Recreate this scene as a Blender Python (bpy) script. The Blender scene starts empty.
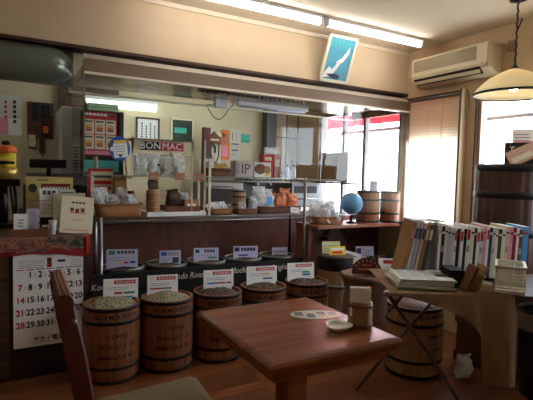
import bpy, bmesh, math, random
from mathutils import Vector, Matrix, noise
C = bpy.context.scene.collection
PI = math.pi
R = math.radians
SC = bpy.context.scene

# ------------------------------------------------------------------ camera, world, lights, exposure
def lin(r, g=None, b=None):
    if g is None: g = b = r
    f = lambda c: (c/255/12.92) if c/255 <= .04045 else ((c/255+.055)/1.055)**2.4
    return (f(r), f(g), f(b), 1.0)

cam = bpy.data.cameras.new('camera')
cam.sensor_width = 36; cam.lens = 459/533*36; cam.clip_start = .02
co = bpy.data.objects.new('camera', cam); C.objects.link(co)
yw, pt, rl = R(29.6), R(3.28), R(1.44)
fw = Vector((math.sin(yw)*math.cos(pt), math.cos(yw)*math.cos(pt), -math.sin(pt)))
r0 = Vector((math.cos(yw), -math.sin(yw), 0)); u0 = r0.cross(fw)
rt = r0*math.cos(rl)+u0*math.sin(rl); up = -r0*math.sin(rl)+u0*math.cos(rl)
M = Matrix((rt, up, -fw)).transposed().to_4x4(); M.translation = (0, 0, 1.27)
co.matrix_world = M
SC.camera = co
w = bpy.data.worlds.new('sky'); SC.world = w; w.use_nodes = True
bg = w.node_tree.nodes['Background']
bg.inputs[0].default_value = (.80, .91, 1.0, 1); bg.inputs[1].default_value = 5.6
SC.view_settings.view_transform = 'Standard'; SC.view_settings.look = 'None'
SC.view_settings.exposure = 1.44; SC.view_settings.gamma = 1; SC.view_settings.use_curve_mapping = False
SC.cycles.max_bounces = 10; SC.cycles.transparent_max_bounces = 24
TUBE_E, PEND_E, KITCHEN_E = 7.2, 6.0, 5.0

# ------------------------------------------------------------------ materials
MATS = {}
def nodes_of(name):
    m = bpy.data.materials.new(name); m.use_nodes = True
    nt = m.node_tree; return m, nt, nt.nodes['Principled BSDF']
def mat(name, c, rough=.6, metal=0, var=.12, scale=12, bump=0, bscale=60, spec=.4, stretch=None, emit=None, es=0, coat=0):
    if name in MATS: return MATS[name]
    m, nt, b = nodes_of(name); N, L = nt.nodes, nt.links
    b.inputs['Roughness'].default_value = rough; b.inputs['Metallic'].default_value = metal
    b.inputs['Specular IOR Level'].default_value = spec
    if coat: b.inputs['Coat Weight'].default_value = coat; b.inputs['Coat Roughness'].default_value = .12
    tc = N.new('ShaderNodeTexCoord'); mp = N.new('ShaderNodeMapping'); L.new(tc.outputs['Object'], mp.inputs[0])
    if stretch: mp.inputs['Scale'].default_value = stretch
    nz = N.new('ShaderNodeTexNoise'); nz.inputs['Scale'].default_value = scale; nz.inputs['Detail'].default_value = 5
    L.new(mp.outputs[0], nz.inputs[0])
    mx = N.new('ShaderNodeMix'); mx.data_type = 'RGBA'
    mx.inputs[6].default_value = tuple(v*(1-var) for v in c[:3])+(1,); mx.inputs[7].default_value = tuple(min(1, v*(1+var)) for v in c[:3])+(1,)
    L.new(nz.outputs[0], mx.inputs[0]); L.new(mx.outputs[2], b.inputs['Base Color'])
    if bump:
        n2 = N.new('ShaderNodeTexNoise'); n2.inputs['Scale'].default_value = bscale; L.new(mp.outputs[0], n2.inputs[0])
        bp = N.new('ShaderNodeBump'); bp.inputs['Strength'].default_value = bump; bp.inputs['Distance'].default_value = .01
        L.new(n2.outputs[0], bp.inputs['Height']); L.new(bp.outputs[0], b.inputs['Normal'])
    if emit: b.inputs['Emission Color'].default_value = emit; b.inputs['Emission Strength'].default_value = es
    MATS[name] = m; return m
def wood(name, c1, c2, rough=.45, axis=(1, 12, 12), scale=4, coat=0, bump=.08):
    if name in MATS: return MATS[name]
    m, nt, b = nodes_of(name); N, L = nt.nodes, nt.links
    tc = N.new('ShaderNodeTexCoord'); mp = N.new('ShaderNodeMapping'); L.new(tc.outputs['Object'], mp.inputs[0])
    mp.inputs['Scale'].default_value = axis
    nz = N.new('ShaderNodeTexNoise'); nz.inputs['Scale'].default_value = scale; nz.inputs['Detail'].default_value = 8; nz.inputs['Distortion'].default_value = .6
    L.new(mp.outputs[0], nz.inputs[0])
    cr = N.new('ShaderNodeValToRGB'); cr.color_ramp.elements[0].position = .32; cr.color_ramp.elements[1].position = .7
    cr.color_ramp.elements[0].color = c1; cr.color_ramp.elements[1].color = c2
    L.new(nz.outputs[0], cr.inputs[0]); L.new(cr.outputs[0], b.inputs['Base Color'])
    bp = N.new('ShaderNodeBump'); bp.inputs['Strength'].default_value = bump; bp.inputs['Distance'].default_value = .004
    L.new(nz.outputs[0], bp.inputs['Height']); L.new(bp.outputs[0], b.inputs['Normal'])
    b.inputs['Roughness'].default_value = rough
    if coat: b.inputs['Coat Weight'].default_value = coat; b.inputs['Coat Roughness'].default_value = .1
    MATS[name] = m; return m
def weave(name, c1, c2, scale, rough=.85, strength=.6):
    m, nt, b = nodes_of(name); N, L = nt.nodes, nt.links
    tc = N.new('ShaderNodeTexCoord')
    outs = []
    for d in ('X', 'Z'):
        wv = N.new('ShaderNodeTexWave'); wv.bands_direction = d; wv.inputs['Scale'].default_value = scale
        wv.inputs['Distortion'].default_value = 1.2; wv.inputs['Detail'].default_value = 2; wv.inputs['Detail Scale'].default_value = 2
        L.new(tc.outputs['Object'], wv.inputs[0]); outs.append(wv.outputs[1])
    mu = N.new('ShaderNodeMath'); mu.operation = 'MULTIPLY'; L.new(outs[0], mu.inputs[0]); L.new(outs[1], mu.inputs[1])
    nz = N.new('ShaderNodeTexNoise'); nz.inputs['Scale'].default_value = 14; L.new(tc.outputs['Object'], nz.inputs[0])
    ad = N.new('ShaderNodeMath'); ad.operation = 'MULTIPLY_ADD'; L.new(nz.outputs[0], ad.inputs[0]); ad.inputs[1].default_value = .6; L.new(mu.outputs[0], ad.inputs[2])
    mx = N.new('ShaderNodeMix'); mx.data_type = 'RGBA'; mx.inputs[6].default_value = c1; mx.inputs[7].default_value = c2
    L.new(ad.outputs[0], mx.inputs[0]); L.new(mx.outputs[2], b.inputs['Base Color'])
    bp = N.new('ShaderNodeBump'); bp.inputs['Strength'].default_value = strength; bp.inputs['Distance'].default_value = .004
    L.new(mu.outputs[0], bp.inputs['Height']); L.new(bp.outputs[0], b.inputs['Normal'])
    b.inputs['Roughness'].default_value = rough
    MATS[name] = m; return m
def thin_glass(name, tint=(.93, .97, .95, 1), base=.0, rough=.0, opac=0, c=(1, 1, 1, 1), ior=1.5, bump=0, k=1):
    m = bpy.data.materials.new(name); m.use_nodes = True; nt = m.node_tree; N, L = nt.nodes, nt.links; N.clear()
    o = N.new('ShaderNodeOutputMaterial'); t = N.new('ShaderNodeBsdfTransparent'); t.inputs[0].default_value = tint
    g = N.new('ShaderNodeBsdfGlossy'); g.inputs['Roughness'].default_value = rough
    fr = N.new('ShaderNodeFresnel')     # same reflectance on the way in and out of a thin sheet
    ge = N.new('ShaderNodeNewGeometry'); mr = N.new('ShaderNodeMapRange'); L.new(ge.outputs['Backfacing'], mr.inputs[0])
    mr.inputs[3].default_value = ior; mr.inputs[4].default_value = 1/ior; L.new(mr.outputs[0], fr.inputs[0])
    ad = N.new('ShaderNodeMath'); ad.operation = 'ADD'; L.new(fr.outputs[0], ad.inputs[0]); ad.inputs[1].default_value = base; ad.use_clamp = True
    if k != 1: ad.operation = 'MULTIPLY_ADD'; ad.inputs[1].default_value = k; ad.inputs[2].default_value = base
    bp = None
    if bump:
        tc = N.new('ShaderNodeTexCoord'); nz = N.new('ShaderNodeTexNoise'); nz.inputs['Scale'].default_value = 55; nz.inputs['Detail'].default_value = 3; L.new(tc.outputs['Object'], nz.inputs[0])
        bp = N.new('ShaderNodeBump'); bp.inputs['Strength'].default_value = bump; bp.inputs['Distance'].default_value = .02
        L.new(nz.outputs[0], bp.inputs['Height']); L.new(bp.outputs[0], g.inputs['Normal'])
    mx = N.new('ShaderNodeMixShader'); L.new(ad.outputs[0], mx.inputs[0]); L.new(t.outputs[0], mx.inputs[1]); L.new(g.outputs[0], mx.inputs[2])
    last = mx
    if opac:
        d = N.new('ShaderNodeBsdfDiffuse'); d.inputs[0].default_value = c
        if bp: L.new(bp.outputs[0], d.inputs['Normal'])
        tr_ = N.new('ShaderNodeBsdfTranslucent'); tr_.inputs[0].default_value = c; md = N.new('ShaderNodeMixShader'); md.inputs[0].default_value = .45; L.new(d.outputs[0], md.inputs[1]); L.new(tr_.outputs[0], md.inputs[2]); d = md
        m2 = N.new('ShaderNodeMixShader'); m2.inputs[0].default_value = 1-opac
        L.new(d.outputs[0], m2.inputs[1]); L.new(mx.outputs[0], m2.inputs[2]); last = m2
    L.new(last.outputs[0], o.inputs[0]); MATS[name] = m; return m
def emis(name, c, s):
    return mat(name, c, emit=c, es=s, var=0)
def translucent(name, c, fac=.5):
    m = bpy.data.materials.new(name); m.use_nodes = True; nt = m.node_tree; N, L = nt.nodes, nt.links; N.clear()
    o = N.new('ShaderNodeOutputMaterial'); t = N.new('ShaderNodeBsdfTranslucent'); d = N.new('ShaderNodeBsdfDiffuse')
    t.inputs[0].default_value = c; d.inputs[0].default_value = c
    mx = N.new('ShaderNodeMixShader'); mx.inputs[0].default_value = fac
    L.new(d.outputs[0], mx.inputs[1]); L.new(t.outputs[0], mx.inputs[2]); L.new(mx.outputs[0], o.inputs[0]); MATS[name] = m; return m

m_wall = mat('cream wallpaper', lin(214, 189, 156), .9, var=.05, scale=6, bump=.25, bscale=220)
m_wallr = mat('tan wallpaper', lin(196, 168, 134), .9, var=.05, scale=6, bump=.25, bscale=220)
m_kwall = mat('kitchen wall', lin(200, 186, 158), .9, var=.06, scale=5, bump=.1)
m_ceil = mat('ceiling board', lin(226, 210, 186), .92, var=.04, scale=5, bump=.2, bscale=150)
m_trim = wood('dark trim wood', lin(48, 30, 22), lin(86, 54, 38), .5)
m_panel = wood('red brown panel', lin(84, 44, 30), lin(112, 60, 42), .5, axis=(6, 6, 1), scale=3)
m_shelfw = wood('red brown shelf wood', lin(120, 68, 48), lin(156, 92, 66), .45)
m_table = wood('glossy red brown table', lin(112, 60, 32), lin(140, 80, 46), .24, axis=(1.2, 9, 9), scale=2.5, coat=0, bump=.02)
m_table.node_tree.nodes['Principled BSDF'].inputs['Specular IOR Level'].default_value = .2
m_chairw = wood('mahogany chair wood', lin(74, 30, 22), lin(104, 46, 34), .4, axis=(8, 8, 1))
m_seat = mat('olive vinyl', lin(128, 112, 82), .5, var=.08, scale=9, bump=.15, bscale=180)
m_stave = wood('cedar stave', lin(112, 66, 42), lin(156, 98, 64), .55, axis=(14, 14, 1.2), scale=2.2)
m_stave2 = wood('pale stave', lin(136, 100, 68), lin(176, 136, 96), .6, axis=(14, 14, 1.2), scale=2.2)
m_staved = wood('dark stave', lin(58, 32, 24), lin(84, 48, 36), .5, axis=(10, 10, 1.2), scale=2)
m_hoop = mat('black iron hoop', lin(34, 30, 30), .45, metal=.4, var=.25, scale=25)
m_gray = mat('gray metal band', lin(120, 116, 112), .4, metal=.8, var=.15)
m_steel = mat('stainless steel', lin(176, 164, 150), .26, metal=1, var=.08, scale=3, stretch=(1, 6, 6), bump=.03, bscale=14)
m_steelb = mat('smoked steel', lin(150, 130, 116), .24, metal=.45, var=.1, scale=3, stretch=(1, 6, 6), bump=.04, bscale=10)
m_chrome = mat('chrome wire', lin(150, 146, 144), .32, metal=1, var=.05)
m_duct = mat('dark green duct', lin(118, 128, 118), .28, metal=.45, var=.2, scale=4)
m_black = mat('black plastic', lin(26, 25, 27), .45, var=.2)
m_blackm = mat('matte black board', lin(24, 22, 22), .85, var=.25)
m_blackt = mat('dark gray tube', lin(104, 96, 92), .35, metal=.6)
m_white = mat('white card', lin(226, 226, 228), .75, var=.02)
m_ivory = mat('ivory card', lin(222, 212, 188), .75, var=.03)
m_paper = mat('paper', lin(200, 200, 190), .85, var=.06, scale=30)
m_cream = mat('aged cream plastic', lin(206, 190, 156), .5, var=.04)
m_grille = mat('tan grille', lin(150, 134, 106), .7, var=.05)
m_dkslot = mat('dark slot', lin(40, 32, 28), .7)
m_red = mat('red print', lin(186, 36, 40), .6, var=.06)
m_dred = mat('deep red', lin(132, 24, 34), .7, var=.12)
m_blue = mat('blue print', lin(48, 84, 168), .6)
m_lblue = mat('light blue', lin(70, 150, 214), .6)
m_navy = mat('navy print', lin(38, 44, 84), .6)
m_green = mat('green print', lin(52, 132, 84), .6)
m_dgreen = mat('dark green', lin(36, 56, 46), .6)
m_teal = mat('teal print', lin(64, 170, 156), .6)
m_yellow = mat('yellow print', lin(226, 196, 52), .6)
m_orange = mat('orange print', lin(226, 110, 40), .6)
m_pink = mat('pink print', lin(222, 140, 158), .6)
m_lilac = mat('lilac card', lin(188, 184, 214), .7)
m_ink = mat('ink gray', lin(70, 70, 74), .8)
m_inkl = mat('pale ink', lin(150, 150, 152), .8)
m_blk = mat('print black', lin(22, 22, 24), .7)
m_brown = mat('brown print', lin(112, 66, 42), .7)
m_kraft = mat('kraft paper', lin(160, 118, 76), .85, var=.08, bump=.15)
m_copper = mat('copper tag', lin(176, 112, 84), .6)
m_gold = mat('gold foil', lin(206, 168, 90), .3, metal=.5)
m_globe = mat('globe blue', lin(96, 148, 196), .35, var=.25, scale=6)
def beans(name, c1, c2, c3):
    m, nt, b = nodes_of(name); N, L = nt.nodes, nt.links
    tc = N.new('ShaderNodeTexCoord'); vo = N.new('ShaderNodeTexVoronoi'); vo.inputs['Scale'].default_value = 85; L.new(tc.outputs['Object'], vo.inputs[0])
    cr = N.new('ShaderNodeValToRGB'); e = cr.color_ramp.elements; e[0].position = .2; e[0].color = c1; e[1].position = .95; e[1].color = c3; q = e.new(.6); q.color = c2
    L.new(vo.outputs['Distance'], cr.inputs[0]); L.new(cr.outputs[0], b.inputs['Base Color']); b.inputs['Roughness'].default_value = .6
    bp = N.new('ShaderNodeBump'); bp.invert = True; bp.inputs['Distance'].default_value = .006; L.new(vo.outputs['Distance'], bp.inputs['Height']); L.new(bp.outputs[0], b.inputs['Normal'])
    return m
m_beang = beans('green coffee beans', lin(176, 170, 144), lin(140, 134, 108), lin(74, 66, 52))
m_beand = beans('roasted coffee beans', lin(96, 74, 58), lin(66, 48, 36), lin(24, 18, 14))
m_wick = weave('wicker', lin(110, 66, 36), lin(176, 120, 74), 42)
m_wickd = weave('dark wicker', lin(66, 40, 30), lin(120, 78, 56), 42)
m_burlap = weave('burlap', lin(108, 84, 62), lin(160, 130, 98), 130, .95, .5)
m_burlapp = weave('pinkish burlap', lin(104, 74, 64), lin(152, 116, 100), 120, .95, .5)
def brocade():
    m, nt, b = nodes_of('red brocade'); N, L = nt.nodes, nt.links
    tc = N.new('ShaderNodeTexCoord'); nz = N.new('ShaderNodeTexNoise'); nz.inputs['Scale'].default_value = 17; nz.inputs['Detail'].default_value = 4; L.new(tc.outputs['Object'], nz.inputs[0])
    cr = N.new('ShaderNodeValToRGB'); e = cr.color_ramp.elements; e[0].position = .36; e[0].color = lin(52, 52, 46); e[1].position = .66; e[1].color = lin(138, 34, 42)
    for p, c in ((.44, lin(126, 100, 78)), (.5, lin(112, 40, 42)), (.57, lin(150, 110, 84))): q = e.new(p); q.color = c
    L.new(nz.outputs[0], cr.inputs[0]); L.new(cr.outputs[0], b.inputs['Base Color']); b.inputs['Roughness'].default_value = .8
    return m
m_cloth = brocade()
m_bag = thin_glass('clear bag', (.92, .94, .95, 1), .16, .08, .30, lin(235, 236, 238), bump=1)
m_bagw = thin_glass('white bag film', (.92, .94, .95, 1), .20, .10, .60, lin(250, 252, 254), bump=.6)
m_bago = thin_glass('orange bag film', (.92, .94, .95, 1), .12, .10, .62, lin(250, 160, 96), bump=1)
m_bagb = thin_glass('brown bag film', (.8, .75, .7, 1), .14, .08, .66, lin(120, 84, 68), bump=1)
m_bagr = thin_glass('red bag film', (.9, .8, .8, 1), .10, .10, .78, lin(170, 32, 46), bump=1)
m_glass = thin_glass('pane glass', (.97, .98, .975, 1), .004, 0, k=.32)
m_wglass = thin_glass('window glass', (.97, .98, .98, 1), 0, 0)
m_edge = mat('glass edge green', lin(120, 150, 136), .2, var=.05)
m_tube = emis('lit tube', (1, .97, .94, 1), TUBE_E)
m_kfill = emis('kitchen fill tube', (.92, 1, .88, 1), KITCHEN_E)
m_bulb = emis('lit bulb', (1, .78, .50, 1), PEND_E)
m_shade = translucent('amber glass shade', lin(250, 238, 208), .4)
m_blind = translucent('cream slat', lin(240, 228, 206), .6)
m_awn = translucent('red awning cloth', lin(214, 40, 48), .5)
m_frame = mat('pinkish window frame', lin(176, 140, 122), .5)
m_frameg = mat('gray window frame', lin(120, 116, 118), .5, metal=.3)
m_pave = mat('pale pavement', lin(190, 188, 182), .9)
m_brd = mat('stencil brown', lin(40, 22, 16), .8)
m_cer = mat('white ceramic', lin(222, 218, 208), .2, coat=.3)
m_liner = mat('gray liner', lin(150, 146, 140), .4, bump=.4, bscale=30)
m_pot = mat('brown leather', lin(112, 76, 60), .5, bump=.2)
m_fridge = mat('fridge white', lin(190, 190, 184), .45, var=.03)
m_dish = mat('pale laminate', lin(206, 206, 200), .25)

def floor_mat():
    m, nt, b = nodes_of('plank floor'); N, L = nt.nodes, nt.links
    tc = N.new('ShaderNodeTexCoord')
    br = N.new('ShaderNodeTexBrick'); br.inputs['Scale'].default_value = 1; br.inputs['Brick Width'].default_value = .9; br.inputs['Row Height'].default_value = .1
    br.inputs['Mortar Size'].default_value = .0025; br.inputs['Color1'].default_value = lin(134, 82, 48); br.inputs['Color2'].default_value = lin(98, 56, 32); br.inputs['Mortar'].default_value = lin(60, 34, 22)
    L.new(tc.outputs['Object'], br.inputs[0])
    mp = N.new('ShaderNodeMapping'); mp.inputs['Scale'].default_value = (1.2, 14, 1); L.new(tc.outputs['Object'], mp.inputs[0])
    nz = N.new('ShaderNodeTexNoise'); nz.inputs['Scale'].default_value = 3; nz.inputs['Detail'].default_value = 8; L.new(mp.outputs[0], nz.inputs[0])
    mx = N.new('ShaderNodeMix'); mx.data_type = 'RGBA'; mx.blend_type = 'MULTIPLY'; mx.inputs[0].default_value = .6
    L.new(br.outputs[0], mx.inputs[6]); L.new(nz.outputs[0], mx.inputs[7])
    g = N.new('ShaderNodeHueSaturation'); g.inputs['Value'].default_value = 1.5; L.new(mx.outputs[2], g.inputs['Color']); L.new(g.outputs[0], b.inputs['Base Color'])
    b.inputs['Roughness'].default_value = .32
    return m
m_floor = floor_mat()

# ------------------------------------------------------------------ mesh builder
class MB:
    def __init__(s, m=None): s.bm = bmesh.new(); s.ms = []; s.m = m
    def mi(s, m):
        m = m or s.m
        if m not in s.ms: s.ms.append(m)
        return s.ms.index(m)
    def faces(s, vs, fs, m=None, smooth=False):
        i = s.mi(m); bv = [s.bm.verts.new(v) for v in vs]
        for f in fs:
            try: fc = s.bm.faces.new([bv[k] for k in f]); fc.material_index = i; fc.smooth = smooth
            except ValueError: pass
        return s
    def box(s, c, d, m=None, rot=None, bev=0):
        t = bmesh.new(); bmesh.ops.create_cube(t, size=1)
        bmesh.ops.scale(t, vec=d, verts=t.verts)
        if bev: bmesh.ops.bevel(t, geom=list(t.edges), offset=bev, segments=2, affect='EDGES', profile=.5)
        X = Matrix.Translation(c) @ (rot.to_4x4() if rot is not None else Matrix())
        bmesh.ops.transform(t, matrix=X, verts=t.verts)
        t.verts.index_update()
        s.faces([v.co.copy() for v in t.verts], [[v.index for v in f.verts] for f in t.faces], m); t.free(); return s
    def b2(s, a, b, m=None, bev=0):
        return s.box([(a[i]+b[i])/2 for i in range(3)], [abs(b[i]-a[i]) for i in range(3)], m, None, bev)
    def loft(s, rings, m=None, closed=True, caps=(True, True), smooth=True):
        n = len(rings[0]); vs = [p for r in rings for p in r]; fs = []
        for k in range(len(rings)-1):
            for i in range(n if closed else n-1):
                j = (i+1) % n; fs.append([k*n+i, k*n+j, (k+1)*n+j, (k+1)*n+i])
        if caps[0]: fs.append(list(range(n))[::-1])
        if caps[1]: fs.append([(len(rings)-1)*n+i for i in range(n)])
        return s.faces(vs, fs, m, smooth)
    def lathe(s, prof, m=None, c=(0, 0, 0), seg=32, caps=(True, True), smooth=True):
        return s.loft([[(c[0]+r*math.cos(2*PI*i/seg), c[1]+r*math.sin(2*PI*i/seg), c[2]+z) for i in range(seg)] for r, z in prof], m, True, caps, smooth)
    def tube(s, pts, r, m=None, seg=8, caps=True):
        pts = [Vector(p) for p in pts]; rings = []; prev = None
        rr = r if isinstance(r, (list, tuple)) else [r]*len(pts)
        for k, p in enumerate(pts):
            d = (pts[min(k+1, len(pts)-1)]-pts[max(k-1, 0)]).normalized()
            a = prev if prev is not None and abs(prev.dot(d)) < .95 else (Vector((0, 0, 1)) if abs(d.z) < .9 else Vector((1, 0, 0)))
            x = (a - d*a.dot(d)).normalized(); y = d.cross(x); prev = x
            rings.append([p + (x*math.cos(2*PI*i/seg)+y*math.sin(2*PI*i/seg))*rr[k] for i in range(seg)])
        return s.loft(rings, m, True, (caps, caps))
    def prism(s, poly, X, depth, m=None, smooth=False):
        # polygon in local xy extruded along local z, placed by matrix X
        n = len(poly)
        a = [X @ Vector((p[0], p[1], 0)) for p in poly]; b = [X @ Vector((p[0], p[1], depth)) for p in poly]
        fs = [list(range(n))[::-1], [n+i for i in range(n)]] + [[i, (i+1) % n, n+(i+1) % n, n+i] for i in range(n)]
        return s.faces(a+b, fs, m, smooth)
    def grid(s, f, nu, nv, m=None, smooth=True):
        vs = [f(u/nu, v/nv) for v in range(nv+1) for u in range(nu+1)]
        fs = [[v*(nu+1)+u, v*(nu+1)+u+1, (v+1)*(nu+1)+u+1, (v+1)*(nu+1)+u] for v in range(nv) for u in range(nu)]
        return s.faces(vs, fs, m, smooth)
    def text(s, t, size, X, m, warp=None, shear=0, align='CENTER', sx=1, bold=0):
        cu = bpy.data.curves.new('writing', 'FONT'); cu.body = t; cu.size = size; cu.align_x = align; cu.align_y = 'CENTER'
        cu.resolution_u = 2; cu.shear = shear; cu.offset = bold
        o = bpy.data.objects.new('writing', cu); C.objects.link(o)
        dg = bpy.context.evaluated_depsgraph_get(); me = bpy.data.meshes.new_from_object(o.evaluated_get(dg))
        vs = []
        for v in me.vertices:
            p = Vector((v.co.x*sx, v.co.y, 0)); vs.append(warp(p) if warp else X @ p)
        s.faces(vs, [list(p.vertices) for p in me.polygons], m)
        bpy.data.objects.remove(o); bpy.data.meshes.remove(me); bpy.data.curves.remove(cu); return s
    def build(s, name, parent=None, loc=None, rot=None, smooth_angle=True):
        bmesh.ops.recalc_face_normals(s.bm, faces=s.bm.faces)
        me = bpy.data.meshes.new(name); s.bm.to_mesh(me); s.bm.free()
        for m in s.ms: me.materials.append(m)
        o = bpy.data.objects.new(name, me); C.objects.link(o)
        if parent: o.parent = parent
        if loc: o.location = loc
        if rot: o.rotation_euler = rot
        return o
def tag(o, label=None, cat=None, group=None, kind=None):
    if label: o['label'] = label
    if cat: o['category'] = cat
    if group: o['group'] = group
    if kind: o['kind'] = kind
    return o
def thing(name, label, cat, loc=(0, 0, 0), rot=(0, 0, 0), group=None):
    o = bpy.data.objects.new(name, None); C.objects.link(o); o.empty_display_size = .05
    o.location = loc; o.rotation_euler = rot; return tag(o, label, cat, group)
def solo(name, mb, label, cat, loc=(0, 0, 0), rot=(0, 0, 0), group=None, kind=None):
    return tag(mb.build(name, None, loc, rot), label, cat, group, kind)
def struct(name, mb): return tag(mb.build(name), kind='structure')
def copy_tree(o, parent=None):
    c = o.copy(); C.objects.link(c)
    if parent: c.parent = parent
    for ch in list(o.children): copy_tree(ch, c)
    return c
def sup(rx, ry, z, n=32, e=.5, c=(0, 0)):
    out = []
    for i in range(n):
        a = 2*PI*i/n; ca, sa = math.cos(a), math.sin(a)
        out.append((c[0]+rx*math.copysign(abs(ca)**e, ca), c[1]+ry*math.copysign(abs(sa)**e, sa), z))
    return out
FRONT = Matrix.Rotation(PI/2, 4, 'X')      # local xy -> world xz, facing -Y

# ------------------------------------------------------------------ the room
XW, YW, ZC = 3.2, 3.08, 2.4
struct('floor', MB(m_floor).b2((-1.6, -1.6, -.1), (3.35, 5.1, 0)))
struct('ceiling', MB(m_ceil).b2((-1.6, -1.6, ZC), (3.35, YW+.12, ZC+.1)))
struct('ceiling_kitchen', MB(m_kwall).b2((-1.6, YW+.12, 2.2), (3.35, 5.1, 2.3)))
struct('wall_front', MB(m_wall).b2((-1.6, YW, 2.025), (XW, YW+.12, ZC)))
struct('wall_rear', MB(m_kwall).b2((-1.6, 4.9, 0), (3.35, 5.0, 2.2)))
struct('wall_left', MB(m_wall).b2((-1.7, -1.6, 0), (-1.6, 5.1, ZC)))
struct('wall_back', MB(m_wall).b2((-1.6, -1.7, 0), (3.35, -1.6, ZC)))
WT, WB = 1.965, .82      # window head and sill
b = MB(m_wallr)
b.b2((XW, -1.6, 0), (XW+.12, 4.9, WB)).b2((XW, -1.6, WT), (XW+.12, 4.9, ZC))
for y0, y1 in ((-1.6, .55), (2.345, 2.445), (3.10, 3.135), (4.42, 4.9)): b.b2((XW, y0, WB), (XW+.12, y1, WT))
struct('wall_right', b)
struct('trim_1', MB(m_trim).b2((-1.6, YW-.018, 2.008), (XW, YW+.12, 2.028)).b2((.42, YW, 1.93), (3.16, YW+.03, 2.01)))
struct('trim_2', MB(m_ceil).b2((-1.6, YW-.012, ZC-.03), (XW, YW, ZC)))
struct('trim_3', MB(mat('slate column', lin(74, 72, 78), .5)).b2((2.70, 4.78, 0), (2.83, 4.9, 2.2)))
b = MB(m_kwall); b.b2((2.84, 4.86, 0), (3.2, 4.9, 2.02))
for x in (2.845, 3.02, 3.185): b.b2((x-.006, 4.85, 0), (x+.006, 4.862, 2.02), m_trim)
for z in (1.72, 2.0): b.b2((2.84, 4.85, z-.006), (3.2, 4.862, z+.006), m_trim)
struct('door_1', b)
b = MB(m_trim)
b.b2((.44, 4.84, 0), (.50, 4.9, 2.1)).b2((.50, 4.84, 1.98), (1.0, 4.9, 2.1))
b.b2((.50, 4.87, 0), (1.0, 4.9, 1.98), mat('brown door', lin(84, 60, 44), .6))
struct('door_2', b)
def window(name, y0, y1, fm, bars, z0=WB, z1=WT, trimm=None):
    f = MB(fm); X0, X1 = XW+.01, XW+.08
    f.b2((X0, y0, z0), (X1, y0+.035, z1)).b2((X0, y1-.035, z0), (X1, y1, z1)).b2((X0, y0, z1-.03), (X1, y1, z1)).b2((X0, y0, z0), (X1, y1, z0+.04))
    for yb in bars: f.b2((X0+.01, yb-.02, z0), (X1-.01, yb+.02, z1))
    w_ = f.build(name); tag(w_, kind='structure')
    MB(m_wglass).b2((XW+.042, y0+.02, z0+.02), (XW+.046, y1-.02, z1-.02)).build('window_pane', w_)
    return w_
window('window_1', 2.445, 3.10, m_frame, [])
window('window_2', .55, 2.345, m_frame, [1.45])
window('window_3', 3.135, 4.42, m_frameg, [3.66, 4.0])
struct('trim_4', MB(m_trim).b2((XW-.085, 2.428, WB), (XW-.078, 2.442, WT+.015)).b2((XW-.078, 2.430, WB), (XW, 2.440, WT+.01), m_wallr).b2((XW-.012, 2.44, WT), (XW, 3.08, WT+.018)))
struct('trim_5', MB(m_trim).b2((XW-.012, 2.335, WB), (XW, 2.35, WT)))
struct('trim_6', MB(m_shelfw).b2((XW-.13, 2.37, WB-.03), (XW, 2.985, WB)))
struct('ground_outside', MB(m_pave).b2((3.36, -8, -.25), (16, 14, -.15)))
solo('added_shade_sheet', MB(translucent('tan film', lin(176, 132, 96), .5)).b2((XW+.036, 2.47, 1.60), (XW+.039, 3.08, 1.94)), 'added tan sheet darkening the top of the blind from behind', 'added sheet')  # added sheet, holds back daylight so the upper slats come out darker
# outside: awning valance over the shop front and its rail
a = thing('awning', 'red cloth awning hanging outside above the windows by the corner', 'awning', (3.33, 2.88, 2.20))
def awnf(u, v):
    y = u*2.9
    if v < .5: return Vector((v/.5*.68, y, -.10*v/.5))
    return Vector((.68+.012*math.sin(y*24)*(v-.5)*2, y, -.10-(v-.5)/.5*.17-.012*abs(math.sin(y*12))*(v > .99)))
MB(m_awn).grid(awnf, 90, 8).build('awning_cloth', a)
MB(m_frameg).tube([(.30, -1.7, -.40), (.30, 2.6, -.42)], .02).tube([(.02, .0, -.02), (.68, 0, -.12)], .012).tube([(.02, 2.88, -.02), (.68, 2.88, -.12)], .012).build('rail', a)

# ------------------------------------------------------------------ duct, canopy and glass
b = MB(m_duct)
prof = [(0, 2.02), (-.03, 2.01), (-.09, 1.985), (-.135, 1.94), (-.15, 1.895), (-.14, 1.845), (-.10, 1.81), (-.05, 1.795), (0, 1.79)]
rings = [[(x, 3.15+p[0], p[1]) for p in prof] for x in (-1.55, -.6, 0, .22)]
for k in range(1, 11):
    t = k/10*PI/2; rings.append([(.22+abs(p[0])*math.sin(t)+.0004*k, 3.15+p[0]*math.cos(t), p[1]) for p in prof])
b.loft(rings, None, False, (False, False))
b.b2((-1.55, 3.15, 1.79), (.37, 3.2, 2.02))
solo('bulkhead_duct', b, 'dark green rounded duct running along the top of the kitchen opening', 'duct')

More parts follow.
